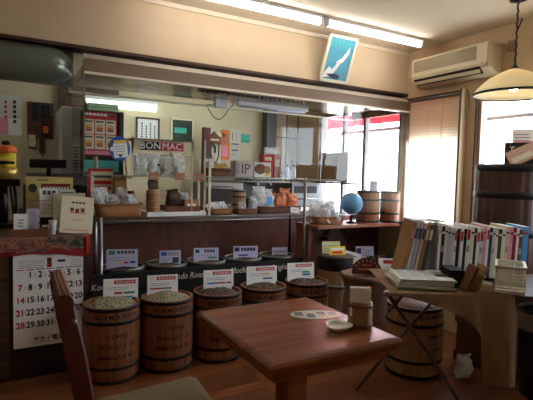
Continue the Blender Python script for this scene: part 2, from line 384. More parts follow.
cn = thing('steel_canopy', 'long smoked steel canopy over the glass counter screen', 'canopy', (0, 0, 0))
x0, x1 = .415, 3.17
b = MB(m_steelb)
b.b2((x0, 3.0, 1.853), (x1, 3.012, 1.942))
b.build('front_panel', cn)
MB(mat('pale steel', lin(214, 204, 190), .28, metal=.35, var=.12, scale=3)).faces([(x0, 3.0, 1.942), (x1, 3.0, 1.942), (x1, 3.058, 1.982), (x0, 3.058, 1.982), (x0, 3.07, 1.942), (x1, 3.07, 1.942)], [(0, 1, 2, 3), (0, 3, 4), (1, 5, 2), (0, 4, 5, 1)]).build('sloped_top', cn)  # slope coloured paler than the panel to carry the ceiling's reflection
MB(mat('mirror steel', lin(136, 108, 94), .24, metal=1, var=.1, scale=3, stretch=(1, 6, 6), bump=.05, bscale=8)).b2((x0, 3.012, 1.90), (x1, 3.80, 1.912)).b2((x0, 3.012, 1.853), (x0+.01, 3.80, 1.90)).b2((x1-.01, 3.012, 1.853), (x1, 3.80, 1.90)).build('underside', cn)
MB(MATS['highlight lip'] if 'highlight lip' in MATS else mat('highlight lip', lin(244, 234, 214), .25, metal=.2)).b2((x0, 3.780, 1.843), (x1, 3.80, 1.858)).build('rear_lip', cn)  # bright line along the rear lip is put into its pale colour
MB(mat('highlight lip', lin(244, 234, 214), .25, metal=.2)).b2((x0, 2.982, 1.847), (x1, 3.014, 1.860)).build('front_lip', cn)  # highlight on the front lip comes from its pale colour
b = MB(m_glass)
gl = thing('glass_screen', 'clear glass screen hanging from the steel canopy above the counter', 'glass screen')
MB(m_glass).b2((.415, 2.997, 1.235), (2.60, 3.003, 1.8455)).build('pane', gl)
MB(m_glass).b2((2.61, 2.997, .99), (3.165, 3.003, 1.8455)).build('pane', gl)
MB(m_glass).b2((.415, 3.006, 1.235), (.421, 3.62, 1.8455)).build('side_pane', gl)
MB(m_glass).b2((3.159, 3.006, 1.16), (3.165, 3.18, 1.8455)).build('side_pane', gl)
MB(m_chrome).b2((.412, 2.994, 1.235), (.418, 3.006, 1.847)).build('corner_strip', gl)
MB(m_edge).b2((.415, 2.996, 1.231), (2.60, 3.004, 1.236)).build('glass_edge', gl)
MB(m_edge).b2((3.163, 2.996, .99), (3.169, 3.004, 1.847)).build('glass_edge', gl)
b = MB(m_steel); b.b2((1.25, 3.25, 1.862), (2.2, 3.28, 1.90))
for k in range(22): b.b2((1.265+k*.042, 3.247, 1.868), (1.287+k*.042, 3.251, 1.88), m_dkslot)
solo('slotted_rail', b, 'slotted metal rail fixed under the steel canopy', 'rail')
cl = thing('canopy_lamp', 'slim white lamp under the canopy above the chrome rack', 'lamp', (1.80, 3.70, 1.90))
MB(m_white).b2((-.02, -.03, -.03), (.72, .03, 0)).build('housing', cl)
MB(m_lilac).tube([(0, 0, -.036), (.7, 0, -.036)], .009).build('tube', cl)
cb = thing('junction_box', 'small white box with looping cable under the canopy', 'box', (1.63, 3.70, 1.90))
MB(m_white).b2((-.065, -.02, -.075), (.065, .02, 0), None, .004).build('box_body', cb)
MB(m_black).tube([(-.06, 0, -.04)]+[(-.14+.22*t, .0, -.06-.11*math.sin(PI*min(1, t*1.0))) for t in [i/12 for i in range(13)]]+[(.1, 0, -.05), (.12, 0, -.002)], .004).build('cable', cb)

# ------------------------------------------------------------------ ceiling lights, picture, air conditioner, pendant
def tube_light(x0, x1, label):
    t = thing('fluorescent_light', label, 'ceiling light', ((x0+x1)/2, 2.72, ZC), group='tube lights along the ceiling')
    h = (x1-x0)/2
    MB(m_white).b2((-h, -.03, -.025), (h, .03, 0), None, .004).build('housing', t)
    for s in (-1, 1): MB(m_white).b2((s*h-.02*(s+1)*.5-.0, -.02, -.065), (s*h+.02*(1-s)*.5, .02, -.02)).build('end_cap', t)
    MB(m_tube).tube([(-h+.02, 0, -.05), (h-.02, 0, -.05)], .016, seg=12).build('tube', t)
tube_light(.77, 1.96, 'lit ceiling tube light on the left, running out of the picture')
tube_light(1.995, 2.97, 'lit ceiling tube light on the right, nearest the air conditioner')
p = thing('framed_picture', 'cream framed blue picture leaning forward high on the cream wall', 'picture', (2.325, 3.058, 2.032), (R(21.5), 0, 0))
f = MB(m_ivory); W, H = .285, .365
f.b2((-W/2, -.02, 0), (-W/2+.022, 0, H)).b2((W/2-.022, -.02, 0), (W/2, 0, H)).b2((-W/2, -.02, 0), (W/2, 0, .022)).b2((-W/2, -.02, H-.022), (W/2, 0, H))
f.build('frame', p)
f = MB(mat('picture teal', lin(66, 146, 168), .4, var=.35, scale=18)); f.b2((-W/2+.02, -.012, .02), (W/2-.02, -.004, H-.02))
X = Matrix.Translation((0, -.0125, 0)) @ FRONT
for poly in ([(-.115, .028), (-.03, .05), (.01, .12), (.03, .17), (-.01, .15), (-.04, .10), (-.075, .12), (-.11, .07)], [(-.02, .16), (.03, .20), (.085, .29), (.09, .24), (.05, .17), (.01, .14)]) if 1 else ([(-.10, .03), (-.02, .045), (.03, .12), (0, .15), (-.06, .09), (-.1, .07)], [(0, .16), (.05, .24), (.07, .3), (.075, .22), (.04, .14)]):
    f.prism(poly, X, .0004, m_white)
f.prism([(-.09, .06), (-.02, .03), (.04, .03), (.05, .06), (-.02, .07)], Matrix.Translation((0, -.0128, 0)) @ FRONT, .0004, m_navy)
for k in range(6): f.b2((-.1+k*.035, -.0124, .27), (-.1+k*.035+.012, -.012, .33), m_teal)
f.build('picture_sheet', p)
b = MB(m_trim); b.tube([(0, -.06, 2.33), (0, 0, 2.38)], .002)

ac = thing('air_conditioner', 'cream wall air conditioner above the blind', 'air conditioner', (XW, 2.53, 2.045))
prof = [(0, 0), (-.06, .0), (-.13, .015), (-.185, .05), (-.205, .09), (-.205, .235), (-.19, .255), (0, .262)]
prof = [(q[0]*.74, q[1]) for q in prof]
MB(m_cream).loft([[(q[0]*s, y, (q[1]-.13)*s2*.9+.118) for q in prof] for y, s, s2 in ((-.372, .8, .90), (-.358, 1, 1), (.358, 1, 1), (.372, .8, .90))], smooth=False).build('casing', ac)
MB(m_grille).b2((-.155, -.265, .115), (-.1505, .33, .212)).build('intake_grille', ac)
oslot = MB(m_dkslot).faces([(-.100, -.30, .012), (-.100, .335, .012), (-.151, .335, .058), (-.151, -.30, .058)], [(0, 1, 2, 3)]).build('outlet_slot', ac)
MB(m_cream).box((-.132, .02, .028), (.006, .62, .028), None, Matrix.Rotation(R(-42), 3, 'Y')).build('louvre', oslot)
MB(m_cream).b2((-.155, -.35, .06), (-.148, -.29, .09)).b2((-.1555, -.335, .07), (-.154, -.31, .08), m_grille).build('display_cover', ac)
solo('wall_cover', MB(mat('brown plate', lin(150, 112, 92), .6)).b2((XW-.012, 2.045, 2.20), (XW-.001, 2.115, 2.28), None, .003), 'small brown cover plate beside the air conditioner', 'cover plate')

pl = thing('pendant_lamp', 'lit amber glass pendant lamp hanging near the right window', 'lamp', (2.79, 1.79, 2.40))
pts = [(.003*math.sin(i*1.7), .003*math.cos(i*1.7), -.0-i*.0145) for i in range(29)]
MB(m_hoop).tube(pts, .0055).build('cord', pl)
MB(m_hoop).tube([(.003, 0, -.20), (.012, -.01, -.16), (.024, -.016, -.12)], .004).build('hook', pl)
MB(m_hoop).lathe([(.05, -.0), (.05, -.012), (.012, -.025)]).build('ceiling_rose', pl)
MB(m_hoop).lathe([(.008, -.40), (.014, -.418), (.028, -.43), (.036, -.442), (.03, -.445)]).build('cap', pl)
MB(m_shade).lathe([(.03, -.44), (.085, -.462), (.15, -.497), (.195, -.535), (.222, -.565), (.238, -.59), (.235, -.592), (.218, -.562), (.19, -.530), (.148, -.493), (.083, -.457), (.03, -.435)], seg=40, caps=(False, False)).build('lamp_shade', pl)
MB(m_hoop).lathe([(.235, -.600), (.241, -.600), (.243, -.586), (.235, -.586)], seg=40, caps=(False, False)).build('rim', pl)
MB(m_bulb).lathe([(.012, -.48), (.026, -.50), (.036, -.525), (.033, -.55), (.018, -.568), (.003, -.572)], seg=20).build('bulb', pl)
MB(m_hoop).lathe([(.014, -.44), (.016, -.495)]).build('socket', pl)
# ------------------------------------------------------------------ blind on window 1
bl = thing('window_blind', 'cream slatted blind lowered over the window by the corner', 'blind', (XW-.05, 2.762, 1.95))
MB(m_trim).b2((-.012, -.318, -.012), (.02, .222, .0)).build('head_rail', bl)
MB(m_chrome).tube([(-.03, -.318, -.005), (-.03, .222, -.005)], .006).build('curtain_rod', bl)
sl = MB(m_blind); ns = 44
for k in range(ns):
    z = -.03-k*.0248
    for q in range(3):
        pass
    sl.loft([[(.011*math.cos(R(62))*(t)-.002*(1-t*t), y, z+.013*t) for t in (-1, -.33, .33, 1)] for y in (-.318, .22)], closed=False, caps=(False, False))
sl.build('slats', bl)
MB(m_cream).tube([(-.016, -.14, -.02), (-.016, -.14, -.75)], .003).build('tilt_wand', bl)
for y in (-.22, .0, .2): MB(m_cream).tube([(-.014, y, -.01), (-.014, y, -1.11)], .0012).build('ladder_cord', bl)
# ------------------------------------------------------------------ flat printed things
def printed(mb, w, h, rects, m, t=.0025, y=0):
    """a sheet standing on local z=0, facing -Y, with printed areas given in fractions of its size"""
    mb.b2((-w/2, y, 0), (w/2, y+t, h), m)
    for (u0, v0, u1, v1, mm) in rects:
        mb.b2((-w/2+u0*w, y-.0005, v0*h), (-w/2+u1*w, y, v1*h), mm)
    return mb
def lines(u0, u1, v0, v1, n, m, fill=.45, seed=0):
    rn = random.Random(seed); out = []; s = (v1-v0)/n
    for k in range(n):
        v = v0+k*s; out.append((u0, v, u1-(u1-u0)*rn.random()*.3, v+s*fill, m))
    return out
def glyphs(u0, u1, v0, v1, n, m):
    s = (u1-u0)/n; return [(u0+k*s+s*.12, v0, u0+(k+1)*s-s*.12, v1, m) for k in range(n)]

# ------------------------------------------------------------------ kitchen behind the counter
cabm = mat('service counter', lin(74, 46, 36), .5)
ct = thing('service_counter', 'long brown service counter behind the chrome rack', 'counter', (1.85, 3.78, 0))
MB(m_panel).b2((-1.38, 0, 0), (1.34, .19, .83)).build('front_panel', ct)
MB(m_trim).b2((-1.38, -.02, .83), (1.34, .20, .855)).build('counter_top', ct)
bk = thing('kitchen_counter', 'stainless kitchen worktop along the rear wall', 'counter', (1.7, 4.55, 0))
MB(m_gray).b2((-.8, -.25, 0), (1.45, .28, .86)).build('cabinet_body', bk)
MB(m_steel).b2((-.8, -.27, .86), (1.45, .29, .90)).build('worktop', bk)
# appliances seen dimly under the glass
e = thing('coffee_machine', 'dark coffee machine on the kitchen worktop behind the chrome rack', 'coffee machine', (2.45, 4.5, .90))
MB(m_black).b2((-.2, -.2, 0), (.2, .2, .10), None, .01).b2((-.2, .05, .10), (.2, .2, .34)).b2((-.2, -.2, .28), (.2, .2, .40), None, .015).build('machine_body', e)
MB(m_chrome).lathe([(.03, .28), (.03, .24), (.012, .23)], c=(-.08, -.1, 0), seg=14).lathe([(.03, .28), (.03, .24), (.012, .23)], c=(.08, -.1, 0), seg=14).build('group_head', e)
e = thing('steel_sink_unit', 'gray steel box machine beneath the kitchen window', 'machine', (2.95, 4.5, .90))
MB(mat('gray enamel', lin(128, 128, 130), .4)).b2((-.2, -.2, 0), (.2, .2, .29), None, .012).build('machine_body', e)
MB(m_dkslot).b2((-.15, -.206, .16), (.15, -.2, .24)).build('panel', e)
MB(m_chrome).tube([(-.12, -.2, .1), (-.12, -.23, .1), (.12, -.23, .1), (.12, -.2, .1)], .008).build('handle', e)
e = thing('toaster_oven', 'gray counter oven on the kitchen worktop left of the coffee machine', 'oven', (1.95, 4.5, .90))
MB(m_gray).b2((-.22, -.18, .015), (.22, .18, .27), None, .01).b2((-.2, -.15, 0), (.2, .15, .02), m_black).build('oven_body', e)
od = MB(m_dkslot).b2((-.19, -.186, .05), (.10, -.18, .23)).build('oven_door', e)
MB(m_chrome).tube([(-.17, -.184, .21), (-.17, -.205, .21), (.08, -.205, .21), (.08, -.184, .21)], .006).build('handle', od)
fr = thing('refrigerator', 'pale gray refrigerator standing at the back of the kitchen passage', 'refrigerator', (.60, 4.46, 0))
MB(m_fridge).b2((-.19, -.2, 0), (.28, .35, 1.80), None, .01).build('refrigerator_body', fr)
MB(m_fridge).b2((-.19, -.225, .10), (.28, -.203, 1.16), None, .006).b2((-.19, -.225, 1.18), (.28, -.203, 1.79), None, .006).build('door', fr); fd = fr.children[-1]
MB(m_gray).b2((-.05, -.25, 1.22), (-.03, -.225, 1.6)).build('handle', fd)
b = MB(m_white); printed(b, .05, .24, lines(.1, .9, .06, .96, 8, m_ink, .5), m_white)
solo('note_strip', b, 'white strip of notes stuck on the refrigerator door', 'paper note', (.525, 4.23, 1.24))
tc_ = thing('tall_cabinet', 'tall dark sided cabinet carrying the red menu poster', 'cabinet', (.70, 4.15, 0))
MB(mat('slate blue board', lin(52, 56, 74), .5)).b2((.135, -.16, 0), (.165, .03, 1.755)).b2((-.15, -.14, 0), (.135, .03, 1.35)).build('cabinet_body', tc_)
MB(m_teal).b2((-.15, -.15, 1.25), (.13, -.14, 1.345)).build('door_strip', tc_)
MB(m_dkslot).b2((-.15, -.12, 1.35), (.135, .03, 1.755)).build('upper_body', tc_)
gb = mat('pale green box', lin(176, 206, 160), .6)
solo('storage_box', MB(gb).b2((-.10, -.05, 0), (.14, .05, .062), None, .004).b2((-.10, -.051, .03), (.14, -.05, .034), m_dgreen), 'pale green storage box on top of the tall cabinet', 'box', (.69, 4.09, 1.756))
solo('tin_can', MB(m_gray).lathe([(.016, 0), (.016, .07), (.014, .075)]), 'gray tin at the left end on top of the tall cabinet', 'tin', (.572, 4.10, 1.756))
# red menu poster
b = MB(m_red); rc = [(0, .0, 1, 1, m_red), ]
b.b2((-.132, 0, 0), (.134, .003, .355), m_red)
for k in range(3):
    for j in range(2):
        x = -.125+k*.085; z = .05+j*.125
        b.b2((x, -.001, z), (x+.078, 0, z+.118), m_ivory)
        b.box((x+.036, -.0014, z+.045), (.05, .001, .02), m_orange); b.box((x+.036, -.0014, z+.066), (.044, .001, .014), m_gold); b.box((x+.036, -.0014, z+.028), (.046, .001, .012), m_brown)
        b.box((x+.036, -.0014, z+.1), (.06, .001, .012), m_ink)
for u, v, a_, c_, m_ in glyphs(.08, .7, .90, .95, 6, m_white): b.b2((-.14+u*.28, -.001, v*.36), (-.14+a_*.28, 0, c_*.36), m_)
b.b2((.07, -.001, .315), (.13, 0, .352), m_brown)
b.b2((-.12, -.001, .008), (.12, 0, .038), m_pink)
solo('menu_poster', b, 'red menu poster with food pictures on the tall cabinet', 'poster', (.675, 3.985, 1.385))
kl = thing('kitchen_light', 'greenish white lit tube light high on the kitchen rear wall', 'light', (1.03, 4.9, 1.96))
MB(m_white).b2((-.36, -.10, .0), (.36, 0, .03)).build('housing', kl)
MB(emis('kitchen wall diffuser', (.94, 1, .9, 1), .75)).loft([[(x, -.05+.045*math.cos(a), -.002-.07*max(0, math.sin(a))) for a in [PI*i/8 for i in range(9)]] for x in (-.35, .35)], closed=False, caps=(False, False)).build('diffuser', kl)
k2 = thing('added_kitchen_light', 'long unseen tube light added on the kitchen ceiling to brighten the kitchen', 'ceiling light', (1.5, 4.25, 2.2))  # added fixture hidden by the canopy, brightens the kitchen
MB(m_white).b2((-.65, -.08, -.03), (.65, .08, 0)).build('housing', k2)
for y in (-.04, .04): MB(m_kfill).tube([(-.62, y, -.05), (.62, y, -.05)], .014, seg=12).build('tube', k2)
k3 = thing('added_kitchen_light', 'unseen tube light added on the kitchen ceiling to brighten the left passage', 'ceiling light', (-.45, 3.95, 2.2))  # added fill above the passage, out of view behind the duct
MB(m_white).b2((-.65, -.08, -.03), (.65, .08, 0)).build('housing', k3)
m_dim = emis('passage fill tube', (.94, 1, .92, 1), 1.6)
for y in (-.04, .04): MB(m_dim).tube([(-.62, y, -.05), (.62, y, -.05)], .014, seg=12).build('tube', k3)
# rear wall things
b = MB(m_white); b.b2((-.24, -.004, 0), (.13, 0, .37), m_paper)
b.b2((-.24, -.005, .01), (.02, -.004, .16), m_pink); b.b2((.02, -.005, .01), (.13, -.004, .16), m_white)
for j in range(5): b.b2((.06, -.0055, .12+j*.045), (.085, -.004, .15+j*.045), m_navy)
for j in range(4): b.b2((-.01, -.0055, .16+j*.045), (.01, -.004, .185+j*.045), m_red)
solo('wall_calendar', b, 'white wall sheet with pink lower half on the kitchen rear wall', 'wall sheet', (.0, 4.899, 1.56))
kb = thing('key_board', 'brown wooden board hung with black tools on the kitchen rear wall', 'tool board', (.285, 4.9, 1.55))
MB(wood('board brown', lin(74, 40, 28), lin(104, 58, 40))).b2((-.11, -.02, 0), (.11, 0, .34)).build('board', kb)
b = MB(m_black); b.b2((-.07, -.06, .16), (.0, -.02, .33), None, .01).b2((0, -.055, .20), (.10, -.02, .32), None, .012)
b.build('black_phone', kb)
MB(m_orange).b2((.02, -.045, .05), (.07, -.02, .12), None, .004).build('orange_tag', kb)
MB(m_black).b2((.012, -.04, .02), (.078, -.02, .14), None, .004).build('tag_holder', kb)
solo('switch_box', MB(m_ivory).b2((-.033, -.04, 0), (.033, 0, .115), None, .005).b2((-.012, -.045, .04), (.012, -.04, .075), m_cream), 'ivory switch box below the tool board', 'switch box', (.213, 4.9, 1.465))
solo('wall_hook_rack', MB(m_trim).b2((-.025, -.03, 0), (.025, 0, .13), None, .005).tube([(0, -.03, .02), (0, -.05, .0), (0, -.05, -.03)], .006), 'small dark hook block beside the ivory switch box', 'hook', (.30, 4.9, 1.41))
fp = thing('framed_certificate', 'framed white certificate with columns of writing on the rear wall', 'certificate', (1.31, 4.9, 1.54))
f = MB(m_trim); f.b2((-.125, -.02, 0), (-.108, 0, .29)).b2((.108, -.02, 0), (.125, 0, .29)).b2((-.125, -.02, 0), (.125, 0, .017)).b2((-.125, -.02, .273), (.125, 0, .29)).build('frame', fp)
f = MB(m_white); f.b2((-.108, -.012, .017), (.108, -.004, .273))
for k in range(4):
    for j in range(7-k % 2): f.b2((-.07+k*.045, -.0125, .05+j*.028), (-.055+k*.045, -.012, .068+j*.028), m_ink)
f.build('certificate_sheet', fp)
fp = thing('framed_board', 'dark green board in a white frame on the rear wall', 'board', (1.69, 4.9, 1.45))
f = MB(m_ivory); f.b2((-.13, -.02, 0), (-.112, 0, .40)).b2((.112, -.02, 0), (.13, 0, .40)).b2((-.13, -.02, 0), (.13, 0, .017)).b2((-.13, -.02, .383), (.13, 0, .40)).build('frame', fp)
MB(m_dgreen).b2((-.112, -.012, .017), (.112, -.004, .383)).b2((-.09, -.013, .24), (.05, -.012, .30), m_teal).build('board_sheet', fp)
solo('wooden_post', MB(wood('maroon post', lin(64, 24, 24), lin(90, 36, 34))).b2((-.04, -.06, 0), (.04, 0, .86)), 'dark maroon wooden post standing against the rear wall', 'post', (1.93, 4.815, .901))
cg = thing('wall_coffee_mill', 'vintage coffee mill with brown crest on a cream back board', 'coffee mill', (2.06, 4.9, 1.25))
MB(m_ivory).b2((-.085, -.02, 0), (.095, 0, .47)).build('back_board', cg)
MB(m_brown).prism([(-.09, .34), (.085, .34), (.085, .42), (.05, .44), (0, .485), (-.05, .44), (-.09, .42)], Matrix.Translation((0, -.02, 0)) @ FRONT, .02).b2((-.06, -.041, .38), (.06, -.04, .40), m_ivory).build('crest', cg)
MB(m_black).tube([(-.04, -.06, .36)]+[(-.04-.012*math.sin(PI*t), -.06, .36-.2*t) for t in (.2, .5, .8)]+[(-.02, -.06, .14), (.02, -.06, .14), (.045, -.06, .2), (.05, -.06, .34)], .008).tube([(0, -.02, .33), (0, -.07, .30), (0, -.07, .24)], .012).build('crank', cg)
MB(m_bag).lathe([(.03, .13), (.055, .10), (.055, .02), (.04, 0)], c=(.0, -.07, 0), seg=20).build('glass_jar', cg)
def sheet(name, label, cat, w, h, rects, m, loc, rot=(0, 0, 0), group=None, t=.0025):
    return solo(name, printed(MB(m), w, h, rects, m, t), label, cat, loc, rot, group)
sheet('poster', 'orange picture poster on the rear wall beside the coffee mill', 'poster', .11, .34, [(.1, .55, .9, .9, m_copper), (.2, .78, .5, .9, m_yellow), (.15, .1, .85, .48, m_pink)], m_orange, (2.21, 4.897, 1.42), t=.003)
sheet('poster', 'white sketched poster on the rear wall left of the teal card', 'poster', .13, .36, [(.1, .5, .9, .54, m_ink), (.2, .62, .26, .9, m_ink), (.6, .66, .66, .92, m_inkl), (.15, .3, .8, .34, m_ink), (.2, .15, .7, .18, m_inkl)], m_paper, (2.34, 4.897, 1.42), t=.003)
sheet('wall_card', 'teal card on the rear wall', 'card', .115, .10, [(.06, .1, .94, .2, m_green)], m_teal, (2.475, 4.897, 1.63), t=.003)
# things by the kitchen window
sheet('window_sign', 'brown backs of signs standing in the kitchen window', 'sign', .46, .32, [(.48, .0, .52, 1, m_brown)], m_kraft, (3.16, 4.05, 1.20), (0, 0, R(90)), t=.02)
sh = thing('window_shelf', 'slim brown shelf across the kitchen window', 'shelf', (3.2, 4.05, 1.18))
MB(m_trim).b2((-.12, -.36, 0), (0, .36, .018)).build('board', sh)

# ------------------------------------------------------------------ left counter with the calendar
lc = thing('counter_cabinet', 'dark counter cabinet at the left with the big calendar on its front', 'cabinet', (-.35, 3.05, 0))
MB(mat('dark cabinet', lin(46, 34, 32), .55)).b2((-.85, 0, .0), (.795, .95, .83)).build('cabinet_body', lc)
MB(m_trim).b2((-.86, -.012, .83), (.80, .96, .855)).build('cabinet_top', lc)
MB(m_trim).b2((-.85, -.006, .02), (.36, 0, .80)).build('door', lc)
# table cloth hanging over the front edge
def clothf(u, v):
    x = -.48+u*.935; d = v*.34
    if d < .16: y, z = 3.05+.13-d, .8575
    else:
        hem = .105+.018*math.sin(u*7)+.02*u
        k = (d-.16)/.18
        y, z = 3.028-.006*math.sin(u*34+k*2)*k, .857-k*hem
    return Vector((x, y, z))
rc_ = MB(m_cloth); rc_.grid(clothf, 48, 14)
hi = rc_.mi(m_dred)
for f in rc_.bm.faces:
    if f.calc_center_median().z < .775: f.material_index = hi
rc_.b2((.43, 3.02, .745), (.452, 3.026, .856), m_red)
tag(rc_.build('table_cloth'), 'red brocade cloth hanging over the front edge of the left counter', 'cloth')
# calendar
cal = MB(m_white); W, H = .385, .565
cal.b2((-W/2, -.006, 0), (W/2, 0, H), m_white)
X0 = Matrix.Translation((0, -.0066, 0)) @ FRONT
def ctext(s, x, z, size, m, sx=1, bold=.0008): cal.text(s, size, X0 @ Matrix.Translation((x, z, 0)), m, sx=sx, bold=bold)
rows = [['', 1, 2, 3, 4, 5, 6], [7, 8, 9, 10, 11, 12, 13], [14, 15, 16, 17, 18, 19, 20], [21, 22, 23, 24, 25, 26, 27], [28, 29, 30, 31, '', '', '']]
for r, row in enumerate(rows):
    for c, d in enumerate(row):
        if d == '': continue
        x = -W/2+.036+c*.0535; z = H-.128-r*.0755
        ctext(str(d), x, z, .052, m_red if c == 0 else (m_navy if c == 6 else m_blk), .86, .0018)
        cal.b2((x+.024, -.0064, z-.012), (x+.028, -.006, z+.012), m_inkl)
for c in range(7):
    x = -W/2+.036+c*.0535; cal.b2((x-.022, -.0066, H-.098), (x+.022, -.006, H-.093), m_red if c == 0 else (m_blue if c == 6 else m_ink))
cal.b2((-.012, -.0066, H-.088), (.014, -.006, H-.03), m_red); ctext('8', .001, H-.058, .05, m_white)
for k in range(5): cal.b2((-.17, -.0064, H-.085+k*.010), (-.03, -.006, H-.082+k*.010), m_inkl)
for k in range(4): cal.b2((.12, -.0064, H-.085+k*.011), (.18, -.006, H-.082+k*.011), m_inkl)
cal.b2((.045, -.0066, H-.06), (.09, -.006, H-.045), m_navy)
cal.b2((-.02, -.0064, .06), (.08, -.006, .064), m_inkl); cal.b2((-.1, -.0064, .018), (.14, -.006, .021), m_inkl)
ctext('サカイ電気商会', .03, .04, .034, m_blk)
solo('wall_calendar', cal, 'large white month calendar hanging on the front of the left counter', 'calendar', (.224, 3.043, .195))
# things on the left counter
bk_ = MB(m_ivory); printed(bk_, .195, .245, glyphs(.3, .74, .80, .85, 4, m_brown)+[(.28, .58, .38, .68, m_brown), (.43, .55, .55, .66, m_brown), (.6, .57, .72, .68, m_brown), (.26, .53, .76, .55, m_orange)]+glyphs(.34, .66, .34, .37, 6, m_pink)+glyphs(.1, .9, .06, .10, 8, m_pink), m_ivory, .012)
solo('booklet', bk_, 'cream booklet with three small drawn figures leaning on the left counter', 'booklet', (.385, 3.13, .861), (R(-20), R(5), R(-4)))
sheet('file_board', 'cream card folder standing behind the cream booklet', 'folder', .20, .25, [], mat('pale olive card', lin(186, 180, 148), .8), (.365, 3.27, .861), (R(-8), 0, 0), t=.008)
cp = thing('paper_cup_stack', 'white paper cup beside the cream booklet', 'cup', (.25, 3.12, .8605))
MB(m_white).lathe([(.017, 0), (.023, .085), (.0245, .087), (.022, .086), (.016, .004)], seg=20).build('cup_wall', cp)
tr = thing('wooden_tray', 'small brown wooden tray on the left counter', 'tray', (.11, 3.14, .8605))
MB(m_trim).b2((-.11, -.05, 0), (.11, .05, .012)).build('tray_base', tr)
MB(m_brown).b2((-.11, -.056, 0), (.11, -.048, .04)).b2((-.11, .048, 0), (.11, .056, .04)).b2((-.116, -.056, 0), (-.108, .056, .04)).b2((.108, -.056, 0), (.116, .056, .04)).build('tray_rim', tr)
sheet('price_card', 'small white card on the wooden tray, nearest the left', 'card', .075, .115, lines(.3, .8, .3, .8, 3, m_inkl), m_white, (.075, 3.155, .874), (R(-10), 0, 0))
sheet('leaflet', 'gray leaflet standing on the wooden tray', 'leaflet', .06, .145, lines(.15, .85, .15, .9, 7, m_inkl), m_lilac, (.145, 3.17, .874), (R(-8), 0, R(-6)))
sheet('price_list', 'tall white price sheet in a stand on the left counter', 'price sheet', .112, .19, glyphs(.12, .88, .78, .92, 3, m_ink)+[(.05, .55, .95, .58, m_pink)]+lines(.12, .9, .1, .5, 5, m_inkl), m_white, (.245, 3.31, .95), (R(-6), 0, 0), t=.004)
solo('card_stand', MB(m_black).b2((-.055, -.02, 0), (.055, .03, .088), None, .003), 'black stand holding the tall white price sheet', 'stand', (.245, 3.318, .8605))
sheet('name_card', 'low white card with red line in front of the price sheet', 'card', .075, .05, [(.1, .6, .9, .68, m_red), (.1, .3, .8, .4, m_ink)], m_white, (.235, 3.205, .8605), (R(-12), 0, 0))
sheet('price_list', 'pale price sheet with blue heading standing right of the tall one', 'price sheet', .10, .10, [(.08, .7, .92, .82, m_navy), (.1, .3, .9, .4, m_yellow)]+lines(.1, .9, .1, .6, 4, m_inkl), m_paper, (.36, 3.36, 1.03), (R(-6), 0, 0), t=.004)
solo('card_stand', MB(m_black).b2((-.05, -.02, 0), (.05, .03, .168), None, .003), 'black stand under the pale price sheet with blue heading', 'stand', (.36, 3.365, .8605))
sg = thing('shop_sign', 'yellow sign with red band and crest standing on the left counter', 'sign', (.258, 3.43, .8605))
b = MB(m_gold); ys = mat('yellow sign board', lin(206, 184, 118), .6)
b.b2((-.145, 0, .19), (.145, .012, .352), ys); b.b2((-.055, -.001, .245), (.125, 0, .305), m_dred); b.b2((-.08, -.001, .325), (-.01, 0, .333), m_green)
b.faces([(-.105+.028*math.cos(a), -.001, .275+.03*math.sin(a)) for a in [2*PI*i/12 for i in range(12)]], [list(range(12))], m_ink)
for u in glyphs(0, 1, 0, 1, 9, m_ivory): b.b2((-.045+u[0]*.165, -.0016, .264), (-.045+u[2]*.165, -.001, .286), m_ivory)
b.build('sign_board', sg)
MB(m_ivory).b2((-.145, .001, 0), (.145, .011, .189)).b2((-.13, 0, .03), (-.06, .001, .05), m_brown).b2((-.13, 0, .075), (-.06, .001, .095), m_brown).build('lower_panel', sg)
rg = thing('cash_register', 'black cash register standing behind the yellow sign', 'cash register', (.30, 3.78, .8605))
MB(m_black).b2((-.22, -.16, 0), (.27, .18, .10), None, .008).b2((-.19, -.13, .10), (.24, .18, .29), None, .015).build('register_body', rg)
MB(mat('register gray', lin(66, 64, 64), .5)).faces([(-.17, -.15, .29), (.22, -.15, .29), (.22, .15, .37), (-.17, .15, .37), (-.17, .15, .29), (.22, .15, .29)], [(0, 1, 2, 3), (0, 3, 4), (1, 5, 2), (3, 2, 5, 4), (0, 4, 5, 1)]).build('keyboard', rg)
MB(m_black).b2((-.15, .0, .41), (.10, .05, .475), None, .008).tube([(-.02, .04, .34), (-.02, .03, .42)], .018).build('customer_display', rg)
MB(m_blackm).b2((-.15, -.165, .015), (.20, -.158, .09)).build('drawer', rg)
gr = thing('coffee_grinder', 'orange and yellow topped coffee grinder at the far left counter end', 'coffee grinder', (.0, 3.62, .8605))
MB(m_black).b2((-.1, -.12, 0), (.09, .12, .03), None, .006).tube([(-.03, 0, .02), (-.03, 0, .30)], .04, seg=14).tube([(.05, .0, .03), (.06, 0, .16), (.045, 0, .33)], .01).tube([(.05, -.06, .03), (.02, -.05, .33)], .008).build('grinder_stand', gr)
MB(m_black).b2((-.09, -.09, .28), (.085, .09, .33), None, .01).build('grinder_body', gr)
MB(m_gold).lathe([(.05, .33), (.07, .36), (.072, .40), (.066, .405)], seg=24).build('base_ring', gr)
MB(m_yellow).lathe([(.06, .40), (.062, .50), (.058, .505)], seg=24).b2((-.05, -.0635, .43), (.05, -.058, .45), m_navy).build('hopper', gr)
MB(m_orange).lathe([(.066, .505), (.068, .535), (.05, .555), (.03, .56)], seg=24).build('hopper_lid', gr)
MB(m_black).lathe([(.02, .56), (.028, .575), (.018, .59)], seg=16).build('knob', gr)
